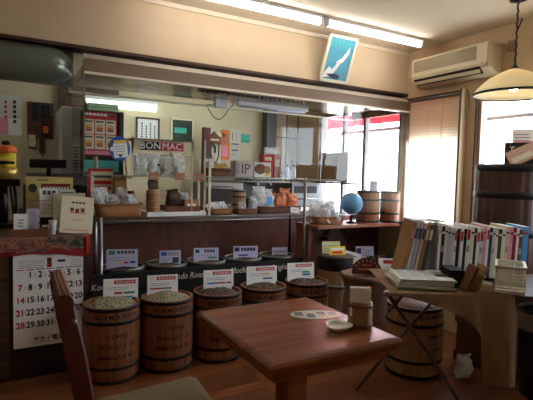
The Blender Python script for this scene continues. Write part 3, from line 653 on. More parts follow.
# ------------------------------------------------------------------ chrome wire rack
rk = thing('wire_rack', 'chrome wire rack along the counter holding the packed goods', 'rack', (0, 0, 0))
RX0, RX1, RY0, RY1 = .55, 2.19, 3.2, 3.42
def post(x, y, z1, r=.0125, parent=rk, m=m_chrome):
    q = MB(m).tube([(x, y, 0.03), (x, y, z1)], r, seg=12).build('post', parent); MB(m_black).lathe([(r*1.8, 0), (r*1.8, .01), (r*1.1, .03)], m_black, (x, y, 0), 12).build('foot_cap', q)
post(RX0, RY0, .95); post(RX0, RY1, 1.36); post(RX1, RY0, 1.245, m=m_gray); post(RX1, RY1, 1.38, m=m_hoop)
def wire_shelf(x0, x1, z):
    b = MB(m_chrome)
    for zz in (z-.004, z-.036):
        for y in (RY0, RY1): b.tube([(x0, y, zz), (x1, y, zz)], .0045, seg=6)
        for x in (x0, x1): b.tube([(x, RY0, zz), (x, RY1, zz)], .0045, seg=6)
    n = int((x1-x0)/.03)
    for y in (RY0, RY1): b.tube([(x0+(x1-x0)*k/n, y, z-.036+.032*(k % 2)) for k in range(n+1)], .0025, seg=5)
    n = int((x1-x0)/.026)
    for k in range(1, n): b.tube([(x0+(x1-x0)*k/n, RY0, z-.002), (x0+(x1-x0)*k/n, RY1, z-.002)], .002, seg=4, caps=False)
    for y in (RY0+.07, RY0+.15): b.tube([(x0, y, z-.006), (x1, y, z-.006)], .003, seg=5)
    b.build('wire_shelf', rk)
wire_shelf(RX0, RX1, .945)
wire_shelf(1.33, RX1, 1.238)
for y in (RY0, RY1): MB(m_ivory).box((1.325, y, 1.155), (.018, .012, .42)).build('upper_post', rk)
ZL, ZU = .9465, 1.2405

# ---- baskets and bags
def basket(name, label, cat, rx, ry, h, m, loc, rotz=0, e=.45, flare=1.15, group=None):
    t = thing(name, label, cat, loc, (0, 0, rotz), group)
    q = 1/flare
    MB(m).loft([sup(rx*q, ry*q, 0, 40, e), sup(rx*q*1.02, ry*q*1.02, .004, 40, e), sup(rx, ry, h, 40, e), sup(rx-.008, ry-.008, h, 40, e), sup(rx*q-.008, ry*q-.008, .01, 40, e)]).build('woven_wall', t)
    rim = [Vector(p) for p in sup(rx-.003, ry-.003, h, 40, e)]
    b = MB(m)
    for ph in (0, 1): b.tube([p+Vector((0, 0, .004*math.sin(i*1.6+ph*PI))) for i, p in enumerate(rim+[rim[0]])], .006, seg=6, caps=False)
    b.build('rim', t)
    return t
def bag_mesh(mb, w, d, h, seed, m, c=(0, 0, 0), tilt=0, lean=0, seal=True):
    rn = random.Random(seed); off = Vector((rn.random()*50, rn.random()*50, rn.random()*50)); nr, n = 18, 32; rings = []
    X = Matrix.Translation(c) @ Matrix.Rotation(lean, 4, 'Z') @ Matrix.Rotation(tilt, 4, 'X')
    for k in range(nr+1):
        v = k/nr
        if seal: sy = max(.02, (math.sin(PI*min(1, (v*.86+.10)))**.7)) if v < .86 else .03+.15*(1-v); sx = 1-.18*math.sin(PI*v)*.4 - (.12 if .75 < v < .9 else 0)
        else: sy = math.sin(PI*(v*.92+.04))**.6; sx = sy
        ring = []
        for i, p in enumerate(sup(w/2*sx, d/2*sy, v*h, n, .75)):
            q = Vector(p); nn = (noise.noise_vector(q*(2.2/max(w, .05))+off)*.17+noise.noise_vector(q*(6.5/max(w, .05))+off)*.13)*min(w, d)*(1 if k else .3)
            ring.append(X @ (q+Vector((nn.x, nn.y, nn.z*.6 if k else 0))))
        rings.append(ring)
    return mb.loft(rings, m, True, (True, True), True)
def bag(name, label, w, d, h, seed, film, loc, rotz=0, tilt=0, group=None, inner=None, lab=None, seal=True):
    t = thing(name, label, 'bag', loc, (0, 0, rotz), group)
    bag_mesh(MB(film), w, d, h, seed, film, tilt=tilt, seal=seal).build('film', t)
    if inner:
        rn = random.Random(seed+5); b = MB(inner)
        for k in range(9):
            x, y, z = rn.uniform(-.33, .33)*w, rn.uniform(-.32, .1)*d, rn.uniform(.12, .55)*h
            rr = min(w, d)*rn.uniform(.14, .2)
            p = Matrix.Rotation(tilt, 4, 'X') @ Vector((x, y, z))
            b.lathe([(rr*.3, -rr*.8), (rr*.9, -rr*.35), (rr, 0), (rr*.85, rr*.4), (rr*.25, rr*.8)], inner, p, 8)
        b.build('contents', t)
    if lab:
        b = MB(lab); X = Matrix.Rotation(tilt, 4, 'X')
        b.box(X @ Vector((0, -d*.53, h*.42)), (w*.42, .002, h*.34), lab, X.to_3x3()).build('sticker', t)
    return t
basket('wicker_basket', 'wicker basket of wrapped sweets at the left end of the chrome rack', 'basket', .165, .085, .088, m_wick, (.68, 3.295, ZL), 0, .45, 1.12)
candy = [(-.14, .0, 'gray foil sweets bag at the left end of the left wicker basket', m_bagw, m_gray, 1), (-.05, -.015, 'clear sweets bag lying in front in the left wicker basket', m_bag, m_paper, 2),
         (.03, .01, 'clear sweets bag with pink contents standing in the left wicker basket', m_bag, m_pink, 3), (.10, -.01, 'silvery sweets bag at the right end of the left wicker basket', m_bagw, m_gray, 4)]
for x, y, l, f, i, s in candy: bag('sweets_bag', l, .11, .075, .19 if s in (3, 1) else .145, s, f, (.68+x*.85, 3.295+y, ZL+.012), .2*s, 0, 'sweets bags in the left wicker basket', i)
bag('sweets_bag', 'red sweets bag with a pale corner standing in the left wicker basket', .11, .06, .165, 7, m_bagr, (.745, 3.335, ZL+.012), -.1, R(-6), 'sweets bags in the left wicker basket', None)
sg = thing('price_sign', 'white board with red lettering on a red back standing behind the left wicker basket', 'sign', (.575, 3.40, ZL))
b = MB(m_red); b.b2((-.08, .004, .0), (.09, .012, .33)); b.b2((-.06, 0, .13), (.09, .004, .31), m_ivory)
b.b2((-.04, -.001, .265), (.08, 0, .285), m_ink); b.b2((-.04, -.001, .22), (.08, 0, .245), m_red)
for u in glyphs(-.04, .08, .18, .205, 5, m_red)+glyphs(-.03, .05, .145, .165, 4, m_red): b.b2((u[0], -.001, u[1]), (u[2], 0, u[3]), u[4])
b.build('sign_board', sg)
solo('small_frame', MB(m_kraft).b2((-.035, 0, 0), (.035, .01, .10)).b2((-.025, -.001, .015), (.025, 0, .085), m_blk).b2((-.02, -.0015, .045), (.02, -.001, .075), m_gray), 'small dark framed card below the white and red sign', 'framed card', (.595, 3.375, ZL+.058), (R(-6), 0, 0)) if 0 else None
kb_ = MB(m_kraft); kb_.loft([sup(.045, .03, 0, 20, .35), sup(.047, .032, .12, 20, .35), sup(.046, .024, .25, 20, .35), sup(.045, .006, .29, 20, .35)], smooth=False)
solo('paper_bag', kb_, 'brown paper bag standing behind the left wicker basket', 'paper bag', (.70, 3.345, ZL))
# round tag on the glass
b = MB(m_blue)
def oval(rx, rz, y, cx=0, cz=0, n=28): return [(cx+rx*math.cos(2*PI*i/n), y, cz+rz*math.sin(2*PI*i/n)) for i in range(n)]
b.loft([oval(.066, .078, 0), oval(.066, .078, -.003)], m_blue, True, (True, True), False)
b.box((.004, -.0035, -.012), (.086, .001, .09), m_white); b.box((.006, -.0042, .044), (.078, .001, .018), m_yellow)
for k in range(4): b.box((0, -.0045, .015-k*.017), (.06, .001, .005), m_inkl)
b.box((.0, -.0045, -.045), (.02, .001, .014), m_navy); b.faces(oval(.014, .014, -.0045, -.045, .0), [list(range(28))], m_white)
solo('round_tag', b, 'round blue tag with yellow stripe stuck on the glass screen', 'tag', (.625, 2.9955, 1.405), (0, R(-6), 0))

# ---- display case with the black and red header
dc = thing('display_case', 'beige display case with a black and red lettered header on the chrome rack', 'display case', (1.02, 3.31, ZL))
bm_ = mat('beige case', lin(214, 200, 170), .55)
b = MB(bm_)
for x, z in ((-.27, .265), (.165, .03)): b.b2((x, -.10, z), (x+.012, -.09, .56)).b2((x, .09, 0), (x+.012, .10, .56))
b.b2((-.27, -.10, .455), (.177, -.088, .545)).b2((-.27, -.10, .535), (.177, .10, .547)).b2((.265, -.10, .03), (.275, -.09, .56))
b.build('case_frame', dc)
MB(bm_).b2((-.27, -.10, .265), (.275, .10, .28)).build('case_shelf', dc)
MB(m_white).b2((-.16, -.105, .0), (.285, .10, .03)).build('case_base', dc)
b = MB(m_blk); b.b2((-.212, -.106, .468), (-.073, -.101, .527), m_blk); b.b2((-.073, -.106, .468), (.099, -.101, .527), m_red)
XH = Matrix.Translation((0, -.1066, 0)) @ FRONT
b.text('BON', .066, XH @ Matrix.Translation((-.142, .497, 0)), m_white, sx=1.04, bold=.0008); b.text('MAC', .066, XH @ Matrix.Translation((.013, .497, 0)), m_white, sx=1.04)
b.build('header_sign', dc)
for k, (x, l) in enumerate(((.90, 'copper price tag on the display case shelf, leftmost'), (1.09, 'copper price tag on the display case shelf, middle one'), (1.245, 'copper price tag on the display case shelf, rightmost'))):
    sheet('price_tag', l, 'price tag', .075, .05, [], m_copper, (x, 3.195, ZL+.262), (0, 0, 0), 'copper price tags on the display case')
ZC1 = ZL+.2805
for k, (x, l, f, i) in enumerate(((.83, 'white bag of goods on the display case shelf, at the left', m_bagw, m_inkl), (.92, 'white crinkled bag on the display case shelf, second from left', m_bagw, m_ink), (1.02, 'bag with brown contents on the display case shelf', m_bag, m_brown), (1.11, 'white bag with brown specks on the display case shelf, at the right', m_bagw, m_brown))):
    bag('goods_bag', l, .11, .085, .165, 20+k, f, (x, 3.30, ZC1), .1*k, 0, 'bags on the display case shelf', i)
tr = thing('display_tray', 'wooden tray at the bottom of the display case', 'tray', (1.135, 3.30, ZL+.0305))
b = MB(m_brown); b.b2((-.125, -.085, 0), (.12, .08, .012)).b2((-.125, -.09, 0), (.12, -.082, .04)).b2((-.125, .08, 0), (.12, .086, .04)).b2((-.13, -.09, 0), (-.122, .086, .04)).b2((.117, -.09, 0), (.125, .086, .04)); b.build('tray_body', tr)
bag('goods_bag', 'dark bag of coffee in the bottom tray of the display case', .11, .09, .15, 31, m_bagb, (1.08, 3.30, ZL+.044), 0, R(-8), None, m_brown)
bag('goods_bag', 'clear bag beside the dark coffee bag in the bottom tray', .08, .08, .13, 32, m_bag, (1.165, 3.335, ZL+.044), .3, 0, None, m_ink)
solo('carton', MB(m_kraft).b2((-.055, -.03, 0), (.055, .03, .075), None, .002).b2((-.035, -.0305, .02), (.03, -.03, .045), m_white), 'brown carton at the right of the bottom tray in the display case', 'carton', (1.195, 3.25, ZL+.044))

ordinal = ['first', 'second', 'third', 'fourth', 'fifth']
def barrel(name, label, cat, loc, r, h, hoops, m, group=None, rotz=0, bulge=.05, hoop_m=m_hoop, top='beans', bean=None, writing=None, nst=22, hw=None, top_m=None):
    t = thing(name, label, cat, loc, (0, 0, rotz), group)
    rad = lambda z: r*(1-bulge+bulge*(1-((z/h)*2-1)**2)) if bulge else r
    nz = 8; n = nst*3; rings = []
    for k in range(nz+1):
        z = h*k/nz; ring = []
        for i in range(n):
            a = 2*PI*i/n; rr = rad(z) - (.0022*(r/.17) if i % 3 == 0 else 0)
            ring.append((rr*math.cos(a), rr*math.sin(a), z))
        rings.append(ring)
    inner = [[((rad(h)-.016)*math.cos(2*PI*i/n), (rad(h)-.016)*math.sin(2*PI*i/n), z) for i in range(n)] for z in (h, h-.05)]
    MB(m).loft(rings+inner, None, True, (True, True), False).build('staves', t)
    hw = hw or h*.045
    for z in hoops:
        z = min(max(z*h, hw/2+.001), h-hw/2+.004)
        MB(hoop_m).loft([[((rad(zz)+d)*math.cos(2*PI*i/40), (rad(zz)+d)*math.sin(2*PI*i/40), zz) for i in range(40)] for zz, d in ((z-hw/2, -.003), (z-hw/2, .003), (z+hw/2, .003), (z+hw/2, -.003))], None, True, (False, False)).build('hoop', t)
    if top == 'beans':
        b = MB(bean); R0 = rad(h)-.018; off = Vector((loc[0]*9, loc[1]*9, 0))
        def f(u, v):
            a = 2*PI*u; rr = R0*v; p = Vector((rr*math.cos(a), rr*math.sin(a), 0))
            return Vector((p.x, p.y, h-.022+(.045 if bean == m_beang else .03)*(1-v*v)+.010*noise.noise(p*45+off)+.012*noise.noise(p*14+off)))
        b.grid(f, 72, 26)
        tag(b.build('coffee_beans', t), kind='stuff')
    elif top == 'lid':
        MB(top_m or m).lathe([(rad(h)-.012, h-.012), (rad(h)-.012, h+.004), (0.001, h+.004)], seg=40).build('lid', t)
    if writing:
        for s, z, size in writing:
            b = MB(m_brd)
            def warp(p, z=z): 
                a = -PI/2-rotz + p.x/rad(z); rr = rad(z+p.y)+.0012
                return Vector((rr*math.cos(a), rr*math.sin(a), z+p.y))
            b.text(s, size, None, m_brd, warp, bold=.0006); b.build('stencil_word', t)
    return t
# ---- goods on the upper wire shelf
basket('wicker_tray', 'brown wicker tray with a gilt packet at the left of the upper wire shelf', 'tray', .10, .085, .055, m_wickd, (1.425, 3.30, ZU), 0, .35, 1.08)
b = MB(m_gold); b.b2((-.055, 0, 0), (.055, .03, .085), None, .006).b2((-.05, -.001, .004), (.05, 0, .045), m_white); solo('gilt_packet', b, 'gilt and white packet lying slanted in the wicker tray on the upper wire shelf', 'packet', (1.455, 3.255, ZU+.026), (R(-32), R(-6), 0))
bag('goods_bag', 'pale bag standing at the left in the upper wicker tray', .07, .06, .12, 51, m_bagw, (1.365, 3.30, ZU+.012), .2, 0)
b = MB(mat('gray pink carton', lin(190, 172, 172), .7)); b.b2((-.075, 0, 0), (.075, .10, .125), None, .002); b.text('IP', .11, Matrix.Translation((.012, -.0006, .06)) @ FRONT, m_ink, bold=.001)
b.b2((-.06, -.0006, .02), (-.054, 0, .11), m_ink); b.b2((-.045, -.0006, .03), (-.041, 0, .11), m_inkl); solo('carton', b, 'gray pink carton with dark letters on the upper wire shelf', 'carton', (1.635, 3.245, ZU))
b = MB(m_white); b.b2((-.078, 0, 0), (.078, .09, .12), None, .002); b.faces([(-.02+.055*math.cos(a), -.0006, .065+.042*math.sin(a)) for a in [2*PI*i/24 for i in range(24)]], [list(range(24))], m_brown)
b.faces([(.045+.03*math.cos(a), -.0009, .06+.035*math.sin(a)) for a in [2*PI*i/16 for i in range(16)]], [list(range(16))], m_kraft); b.b2((.02, -.0009, .01), (.065, 0, .03), m_gold); solo('carton', b, 'white carton with a brown cup picture on the upper wire shelf', 'carton', (1.80, 3.245, ZU))
solo('tall_carton', MB(m_red).b2((-.045, 0, 0), (.05, .07, .19), None, .002).b2((-.02, -.0006, .03), (.03, 0, .12), m_pink).b2((-.03, -.0006, .14), (.035, 0, .17), m_ivory), 'tall red carton behind the cup picture carton on the upper wire shelf', 'carton', (1.905, 3.345, ZU))
solo('tall_carton', MB(mat('dusty rose carton', lin(176, 120, 122), .7)).b2((-.035, 0, 0), (.035, .07, .185), None, .002).b2((-.02, -.0006, .09), (.02, 0, .15), m_paper), 'dusty rose carton right of the tall red carton on the upper wire shelf', 'carton', (1.995, 3.34, ZU))
solo('flat_carton', MB(m_gray).b2((-.075, 0, 0), (.075, .06, .06), None, .002).b2((-.05, -.0006, .015), (.05, 0, .04), m_paper), 'flat pale gray carton lying across the two tall cartons', 'carton', (1.945, 3.348, ZU+.1905))
for k, (x, l, m) in enumerate(((2.06, 'lilac bottle at the right end of the upper wire shelf', m_lilac), (2.125, 'white bottle at the far right of the upper wire shelf', m_white))):
    t = thing('bottle', l, 'bottle', (x, 3.29, ZU)); MB(m).lathe([(.022, 0), (.024, .005), (.024, .06), (.010, .085), (.010, .095)], seg=18).build('bottle_body', t); MB(m_navy).lathe([(.0115, .095), (.0115, .112), (.004, .114)], seg=14).build('cap', t)
# ---- goods on the lower wire shelf right of the display case
basket('wicker_tray', 'wicker tray of white packs beside the display case on the lower wire shelf', 'tray', .095, .09, .042, m_wick, (1.445, 3.305, ZL), 0, .3, 1.08)
for k in range(5):
    solo('white_pack', MB(m_white if k != 2 else m_paper).b2((-.032, 0, 0), (.032, .014, .085), None, .004).b2((-.02, -.0006, .03), (.02, 0, .05), [m_inkl, m_lblue, m_inkl, m_green, m_inkl][k]), f'white pack leaning in the lower wicker tray, {ordinal[k]} from the left', 'pack', (1.385+.03*k, 3.25+.012*k, ZL+.012), (R(-12), R(-28), R(-8)), 'white packs in the lower wicker tray')
t = barrel('small_barrel', 'little brown barrel with black hoops on the lower wire shelf', 'barrel', (1.64, 3.345, ZL), .058, .185, (.06, .38, .72, .95), m_stave2, None, 0, .04, top='lid', hw=.011, top_m=m_stave2, nst=14)
basket('wicker_tray', 'dark wicker tray in front of the little barrel on the lower wire shelf', 'tray', .092, .055, .04, m_wickd, (1.645, 3.235, ZL), 0, .3, 1.06)
bag('goods_bag', 'clear lacy bag standing right of the little barrel', .075, .06, .13, 61, m_bag, (1.715, 3.24, ZL+.012), .3, 0, None, m_lilac)
bag('goods_bag', 'small clear bag at the left in the dark wicker tray', .07, .05, .085, 62, m_bag, (1.615, 3.235, ZL+.012), 0, 0, None, m_paper)
basket('wicker_tray', 'long reddish wicker tray of bags at the right end of the lower wire shelf', 'tray', .215, .095, .052, m_wickd, (1.965, 3.305, ZL), 0, .3, 1.05)
for k, (x, y, w_, h_, f, l, i, lb, tl_) in enumerate(((1.80, 3.30, .11, .16, m_bagw, 'large white bag at the left of the long wicker tray', None, None, 0), (1.875, 3.27, .11, .15, m_bagw, 'white bag with blue stripe in the long wicker tray', None, m_lblue, -.25), (1.93, 3.33, .08, .13, m_bagb, 'brown bag standing behind the blue striped bag', None, None, 0),
    (1.985, 3.275, .10, .12, m_bago, 'orange bag in the middle of the long wicker tray', m_orange, None, -.15), (2.06, 3.32, .11, .15, m_bago, 'pale orange bag at the back of the long wicker tray', m_orange, None, 0), (2.115, 3.27, .10, .12, m_bago, 'orange bag at the right end of the long wicker tray', m_orange, None, -.15))):
    bag('goods_bag', l, w_*1.1, .085, h_*1.28, 70+k, f, (x, y, ZL+.012), .15*(k % 3-1), tl_, 'bags in the long wicker tray', i, lb)
sheet('price_tag', 'white tag leaning on the front of the long wicker tray', 'price tag', .085, .045, lines(.1, .9, .3, .7, 2, m_inkl, .4), m_white, (2.09, 3.196, ZL+.005), (R(-8), R(6), 0))

# ---- barrels
def writ(h): return [('BLUE MOUNTAIN', h*.885, .034), ('COFFEE', h*.635, .036), ('PRODUCT OF', h*.50, .036), ('JAMAICA B.W.I.', h*.36, .036)]
bx = [.566, .915, 1.274, 1.64, 2.02]
BH, BR = .455, .1735
lab = ['coffee barrel at the left of the front row, heaped with green beans', 'second coffee barrel from the left, heaped with green beans', 'middle coffee barrel of the front row beneath the cafe table edge',
       'fourth coffee barrel from the left in the front row behind the cafe table', 'rightmost coffee barrel of the front row beside the metal banded drum']
for k, x in enumerate(bx):
    barrel('coffee_barrel', lab[k], 'barrel', (x, 2.90, 0), BR, BH, (.03, .205, .805, .975), m_stave, 'coffee barrels of the front row', 0, .04, bean=m_beang if k < 2 else m_beand, writing=[(s, z, sz) for s, z, sz in writ(BH)])
cards = [(.632, .215, 'white price card with red heading in the leftmost front barrel', [(.3, .3, .55, .4, m_red), (.58, .3, .9, .4, m_green), (.5, .12, .85, .2, m_lblue)]),
         (.905, .205, 'white price card with red heading in the second front barrel', [(.1, .32, .5, .4, m_red), (.5, .32, .8, .4, m_green)]),
         (1.312, .225, 'white price card with blue and red bar in the middle front barrel', [(.12, .3, .45, .38, m_blue), (.45, .3, .72, .38, m_red), (.76, .3, .92, .38, m_dred)]),
         (1.664, .25, 'white price card with yellow and navy marks in the fourth front barrel', [(.5, .55, .78, .63, m_yellow), (.52, .3, .85, .38, m_navy)]),
         (2.015, .24, 'white price card with green and blue marks in the rightmost front barrel', [(.55, .42, .82, .52, m_green), (.55, .28, .85, .38, m_blue)])]
for x, wd, l, rc in cards:
    sheet('price_card', l, 'price card', wd, .14, [(.3, .76, .92, .92, m_red)]+glyphs(.34, .88, .80, .88, 6, m_white)+lines(.1, .9, .5, .68, 2, m_inkl, .3)+rc+[(.08, .78, .2, .88, m_ivory)]+lines(.15, .8, .06, .14, 1, m_inkl), m_white, (x, 2.965, .437), (R(-7), R(1.5), R(-4)), 'price cards in the front barrels')
# ---- second row: black tubs with chalk board strip in front
tubx = [.72, 1.04, 1.36, 1.68, 2.0]
tubl = ['black bean tub with steel rim behind the leftmost barrel', 'black bean tub behind the second barrel', 'black bean tub behind the middle barrel', 'black bean tub behind the fourth barrel', 'black bean tub behind the rightmost barrel']
for k, x in enumerate(tubx):
    t = thing('bean_tub', tubl[k], 'tub', (x, 3.325, 0), group='black bean tubs in the second row')
    MB(m_blackm).lathe([(.13, 0), (.148, .02), (.148, .585), (.138, .585), (.138, .54), (.001, .54)], seg=36).build('tub_wall', t)
    MB(m_gray).lathe([(.148, .568), (.154, .574), (.154, .588), (.140, .592), (.138, .584)], seg=36, caps=(False, False)).build('rim', t)
    b = MB(m_beand); off = Vector((x*7, 1, 2))
    b.grid(lambda u, v: Vector((.137*v*math.cos(2*PI*u), .137*v*math.sin(2*PI*u), .565+.022*(1-v*v)+.006*noise.noise(Vector((v*math.cos(2*PI*u), v*math.sin(2*PI*u), 0))*9+off))), 48, 14)
    tag(b.build('coffee_beans', t), kind='stuff')
sc = [(.712, .572, .215, .145, m_lilac, 'pale card with green corner in the tub behind the leftmost barrel', [(.06, .74, .26, .94, m_green)]+glyphs(.32, .9, .78, .92, 5, m_ink)+[(.35, .3, .5, .38, m_yellow), (.55, .3, .7, .38, m_red), (.75, .3, .92, .42, m_blue)]+lines(.1, .9, .45, .68, 2, m_inkl, .3)),
      (1.062, .572, .16, .115, m_lilac, 'small pale card with blue and olive print in the tub behind the second barrel', [(.06, .66, .34, .9, m_blue), (.6, .2, .9, .55, m_dgreen), (.4, .66, .9, .9, m_inkl)]+lines(.1, .5, .15, .55, 3, m_inkl, .4)),
      (1.35, .565, .20, .125, m_lilac, 'pale card with green bar in the tub behind the middle barrel', [(.06, .7, .22, .9, m_navy), (.55, .35, .92, .44, m_green)]+glyphs(.4, .85, .72, .9, 4, m_ink)+lines(.1, .9, .5, .62, 1, m_inkl, .3)),
      (1.695, .55, .215, .135, m_lilac, 'pale card with navy heading in the tub behind the fourth barrel', [(.05, .68, .24, .92, m_navy)]+glyphs(.3, .9, .7, .9, 5, m_navy)+[(.2, .4, .6, .5, m_blue)]),
      (2.02, .555, .145, .10, m_lilac, 'small tilted pale card in the tub behind the rightmost barrel', [(.1, .55, .9, .75, m_inkl), (.3, .25, .8, .38, m_navy)])]
for x, z, wd, hg, m_, l, rc in sc:
    sheet('price_card', l, 'price card', wd, hg, rc, m_, (x, 3.30, z-.008), (R(-7), R(1.5), R(-5)), 'price cards in the black tubs')
b = MB(m_blackm); b.b2((.50, 3.146, .30), (2.15, 3.160, .575))
XB = Matrix.Translation((0, 3.1455, 0)) @ FRONT
for s, x, z, sz in (('Kona', .535, .49, .064), ('Indo Roast', 1.165, .515, .064), ('Mocha', 1.56, .52, .066), ('Original', 1.93, .515, .066)):
    b.text(s, sz, XB @ Matrix.Translation((x, z, 0)), m_ivory, shear=.2, sx=.85)
for x in (.56, 1.12, 1.7, 2.1): b.b2((x-.012, 3.147, 0), (x+.012, 3.16, .31), m_blackm)
solo('chalk_board', b, 'long low black board with chalk coffee names behind the front barrels', 'chalk board')
# metal banded drum
barrel('small_barrel', 'pale little wooden barrel at the left foot of the display case', 'barrel', (.915, 3.262, ZL+.0305), .047, .155, (.2, .5, .8), m_stave2, None, 0, .05, m_kraft, 'lid', hw=.012, top_m=m_stave2, nst=14)
bag('goods_bag', 'crinkled bag sitting on the pale little barrel', .08, .06, .07, 91, m_bagb, (.915, 3.262, ZL+.191), .3)
dr = barrel('coffee_drum', 'pale wooden drum with gray metal bands right of the barrel row', 'drum', (2.375, 3.0, 0), .145, .60, (.03, .30, .62), m_stave2, None, 0, .01, m_gray, 'none', hw=.028)
MB(m_blackm).lathe([(.1455, .50), (.148, .505), (.148, .585), (.142, .602)], seg=36, caps=(False, False)).build('dark_collar', dr)
MB(mat('dark lid', lin(70, 62, 56), .6)).lathe([(.146, .600), (.146, .612), (.12, .618), (.001, .618)], seg=36).build('lid', dr)
b = MB(m_yellow); printed(b, .15, .07, [(.1, .55, .9, .8, m_white), (.2, .15, .8, .4, m_red)], m_yellow)
solo('price_card', b, 'yellow card with red mark on the lid of the banded drum', 'price card', (2.36, 2.95, .6205), (R(-14), 0, R(-12)))
sheet('price_card', 'pale green card behind the yellow card on the banded drum', 'price card', .16, .10, lines(.1, .9, .2, .8, 3, m_inkl, .4), mat('pale green card', lin(196, 206, 150), .8), (2.35, 3.02, .6205), (R(-10), 0, R(-16)))
# ---- wood shelf at right with goods
ws = thing('wooden_shelf', 'red brown wooden shelf below the corner window', 'shelf', (2.7, 3.2, 0))
MB(m_shelfw).b2((-.48, -.16, .825), (.49, .18, .85)).build('shelf_board', ws)
MB(m_panel).b2((-.47, .165, 0), (.49, .18, .825)).build('back_panel', ws)
MB(m_shelfw).b2((-.48, -.03, 0), (-.455, .165, .825)).build('end_board', ws)
for x in (-.20, .12): MB(m_trim).box((x, .10, .70), (.025, .10, .03)).box((x+(.06 if x < 0 else -.06), .145, .735), (.20, .03, .035), None, Matrix.Rotation(R(-52 if x < 0 else 52), 3, 'Y')).build('bracket', ws)
ZS = .8505
basket('wicker_basket', 'oval wicker basket of white bags on the wooden shelf', 'basket', .165, .105, .06, m_wick, (2.42, 3.20, ZS), 0, .8, 1.1)
for k, (x, y, s, h, tl) in enumerate(((-.12, .0, .10, .13, 'left end'), (-.04, .03, .11, .16, 'back'), (.02, -.02, .10, .13, 'front middle'), (.09, .01, .11, .14, 'right end'), (-.06, -.05, .09, .11, 'front left'), (.07, .06, .10, .15, 'right back'))):
    bag('snack_bag', 'white snack bag in the oval wicker basket, '+tl, s*1.2, .09, h*1.3, 40+k, m_bagw, (2.42+x*.85, 3.20+y, ZS+.012), .5*k, R(-5), 'white bags in the oval basket', None, m_lblue if k in (2, 4, 1) else None)
def flower(label, loc, m):
    t = thing('paper_flower', label, 'flower', loc, group='paper flowers on the oval basket')
    b = MB(m)
    for k in range(5): a = 2*PI*k/5; b.loft([[(.014*math.cos(a)+.012*math.cos(q), -.004*j, .014*math.sin(a)+.012*math.sin(q)) for q in [2*PI*i/10 for i in range(10)]] for j in (0, 1)], m)
    b.build('petals', t); MB(m_yellow).lathe([(.001, -.004), (.006, -.002), (.006, .002), (.001, .004)], None, (0, -.005, 0), 10).build('flower_center', t)
flower('lilac paper flower on the front of the oval basket', (2.46, 3.08, ZS+.05), m_lilac)
flower('pink paper flower at the right end of the oval basket', (2.56, 3.10, ZS+.055), m_pink)
gb_ = thing('globe', 'small blue globe behind the oval wicker basket', 'globe', (2.665, 3.16, ZS))
MB(m_black).lathe([(.045, 0), (.045, .01), (.012, .02), (.010, .07)], seg=24).tube([(.0, 0, .065)]+[(.106*math.sin(a), 0, .175-.106*math.cos(a)) for a in [R(q) for q in range(8, 181, 14)]], .004).build('globe_stand', gb_)
b = MB(m_globe); b.lathe([(max(.001, .097*math.sin(PI*i/20)), .175-.097*math.cos(PI*i/20)) for i in range(21)], seg=36)
gball = b.build('globe_ball', gb_)
b = MB(m_yellow); b.loft([[( .0985*math.sin(q*.30)*math.cos(a)*(1+.25*math.sin(3*a)), .0985*math.sin(q*.30)*math.sin(a), .175+.0985*math.cos(q*.32)) for a in [2*PI*i/20 for i in range(20)]] for q in (0.01, .5, 1, 1.3)], m_yellow, True, (False, False)).build('land_patch', gball)
barrel('small_barrel', 'small dark hooped barrel on the wooden shelf beside the blue globe', 'barrel', (2.905, 3.215, ZS), .106, .285, (.035, .30, .72, .975), m_stave, 'small barrels on the wooden shelf', 0, .03, top='lid', hw=.018, top_m=m_staved)
barrel('small_barrel', 'small dark hooped barrel nearest the window on the wooden shelf', 'barrel', (3.095, 3.13, ZS), .090, .285, (.035, .30, .72, .975), m_stave, 'small barrels on the wooden shelf', .3, .03, top='lid', hw=.018, top_m=m_staved)
sheet('price_card', 'lilac card standing on top of the small barrel beside the globe', 'price card', .075, .09, lines(.15, .85, .2, .85, 4, m_inkl, .4), m_lilac, (2.945, 3.19, ZS+.29), (R(-8), 0, R(-25)))
# dark pile on the sill
for k, (m_, l) in enumerate(((m_black, 'black folder at the bottom of the pile on the window sill'), (m_kraft, 'brown folder in the pile on the window sill'), (m_navy, 'navy booklet topmost on the window sill pile'))):
    solo('folder', MB(m_).b2((-.06, -.13, 0), (.06, .13, .016), None, .003), l, 'folder', (3.125, 2.83+.012*k, WB+.001+.017*k), (0, 0, R(-4+5*k)), 'folders piled on the window sill')
# black packet tray and cards under the wooden shelf
t = thing('packet_tray', 'black tray full of dark packets under the wooden shelf', 'tray', (2.93, 3.0, 0))
MB(m_blackm).b2((-.22, -.12, 0), (.25, .10, .44)).build('tray_body', t)
rn = random.Random(3); 
for k in range(9): MB([m_blackm, m_ink, m_brown, m_navy][k % 4]).box((-.18+k*.048, -.02+.05*rn.random(), .50+.012*rn.random()), (.04, .03, .13), None, Matrix.Rotation(R(-8+4*rn.random()), 3, 'X')).build('packet', t)
sheet('price_card', 'white card with red heading standing in front of the black packet tray', 'price card', .19, .12, [(.2, .62, .9, .88, m_red)]+lines(.2, .8, .2, .45, 2, m_inkl, .3), m_white, (2.86, 2.862, .45), (R(-6), 0, R(-32)))
sheet('price_card', 'white card with navy mark behind the black packet tray, left of the tall packets', 'price card', .17, .11, [(.06, .3, .3, .85, m_navy)]+lines(.4, .9, .2, .85, 4, m_inkl, .4), m_lilac, (2.80, 3.115, .53), (R(-6), 0, R(-20)))
sheet('price_card', 'white tilted card between the banded drum and the burlap sack', 'price card', .17, .10, lines(.15, .85, .2, .85, 3, m_ink, .3), m_white, (2.64, 3.12, .50), (R(-6), R(14), R(-18)))
t = thing('bean_bin', 'dark bin holding two cards beneath the wooden shelf', 'bin', (2.70, 3.16, 0))
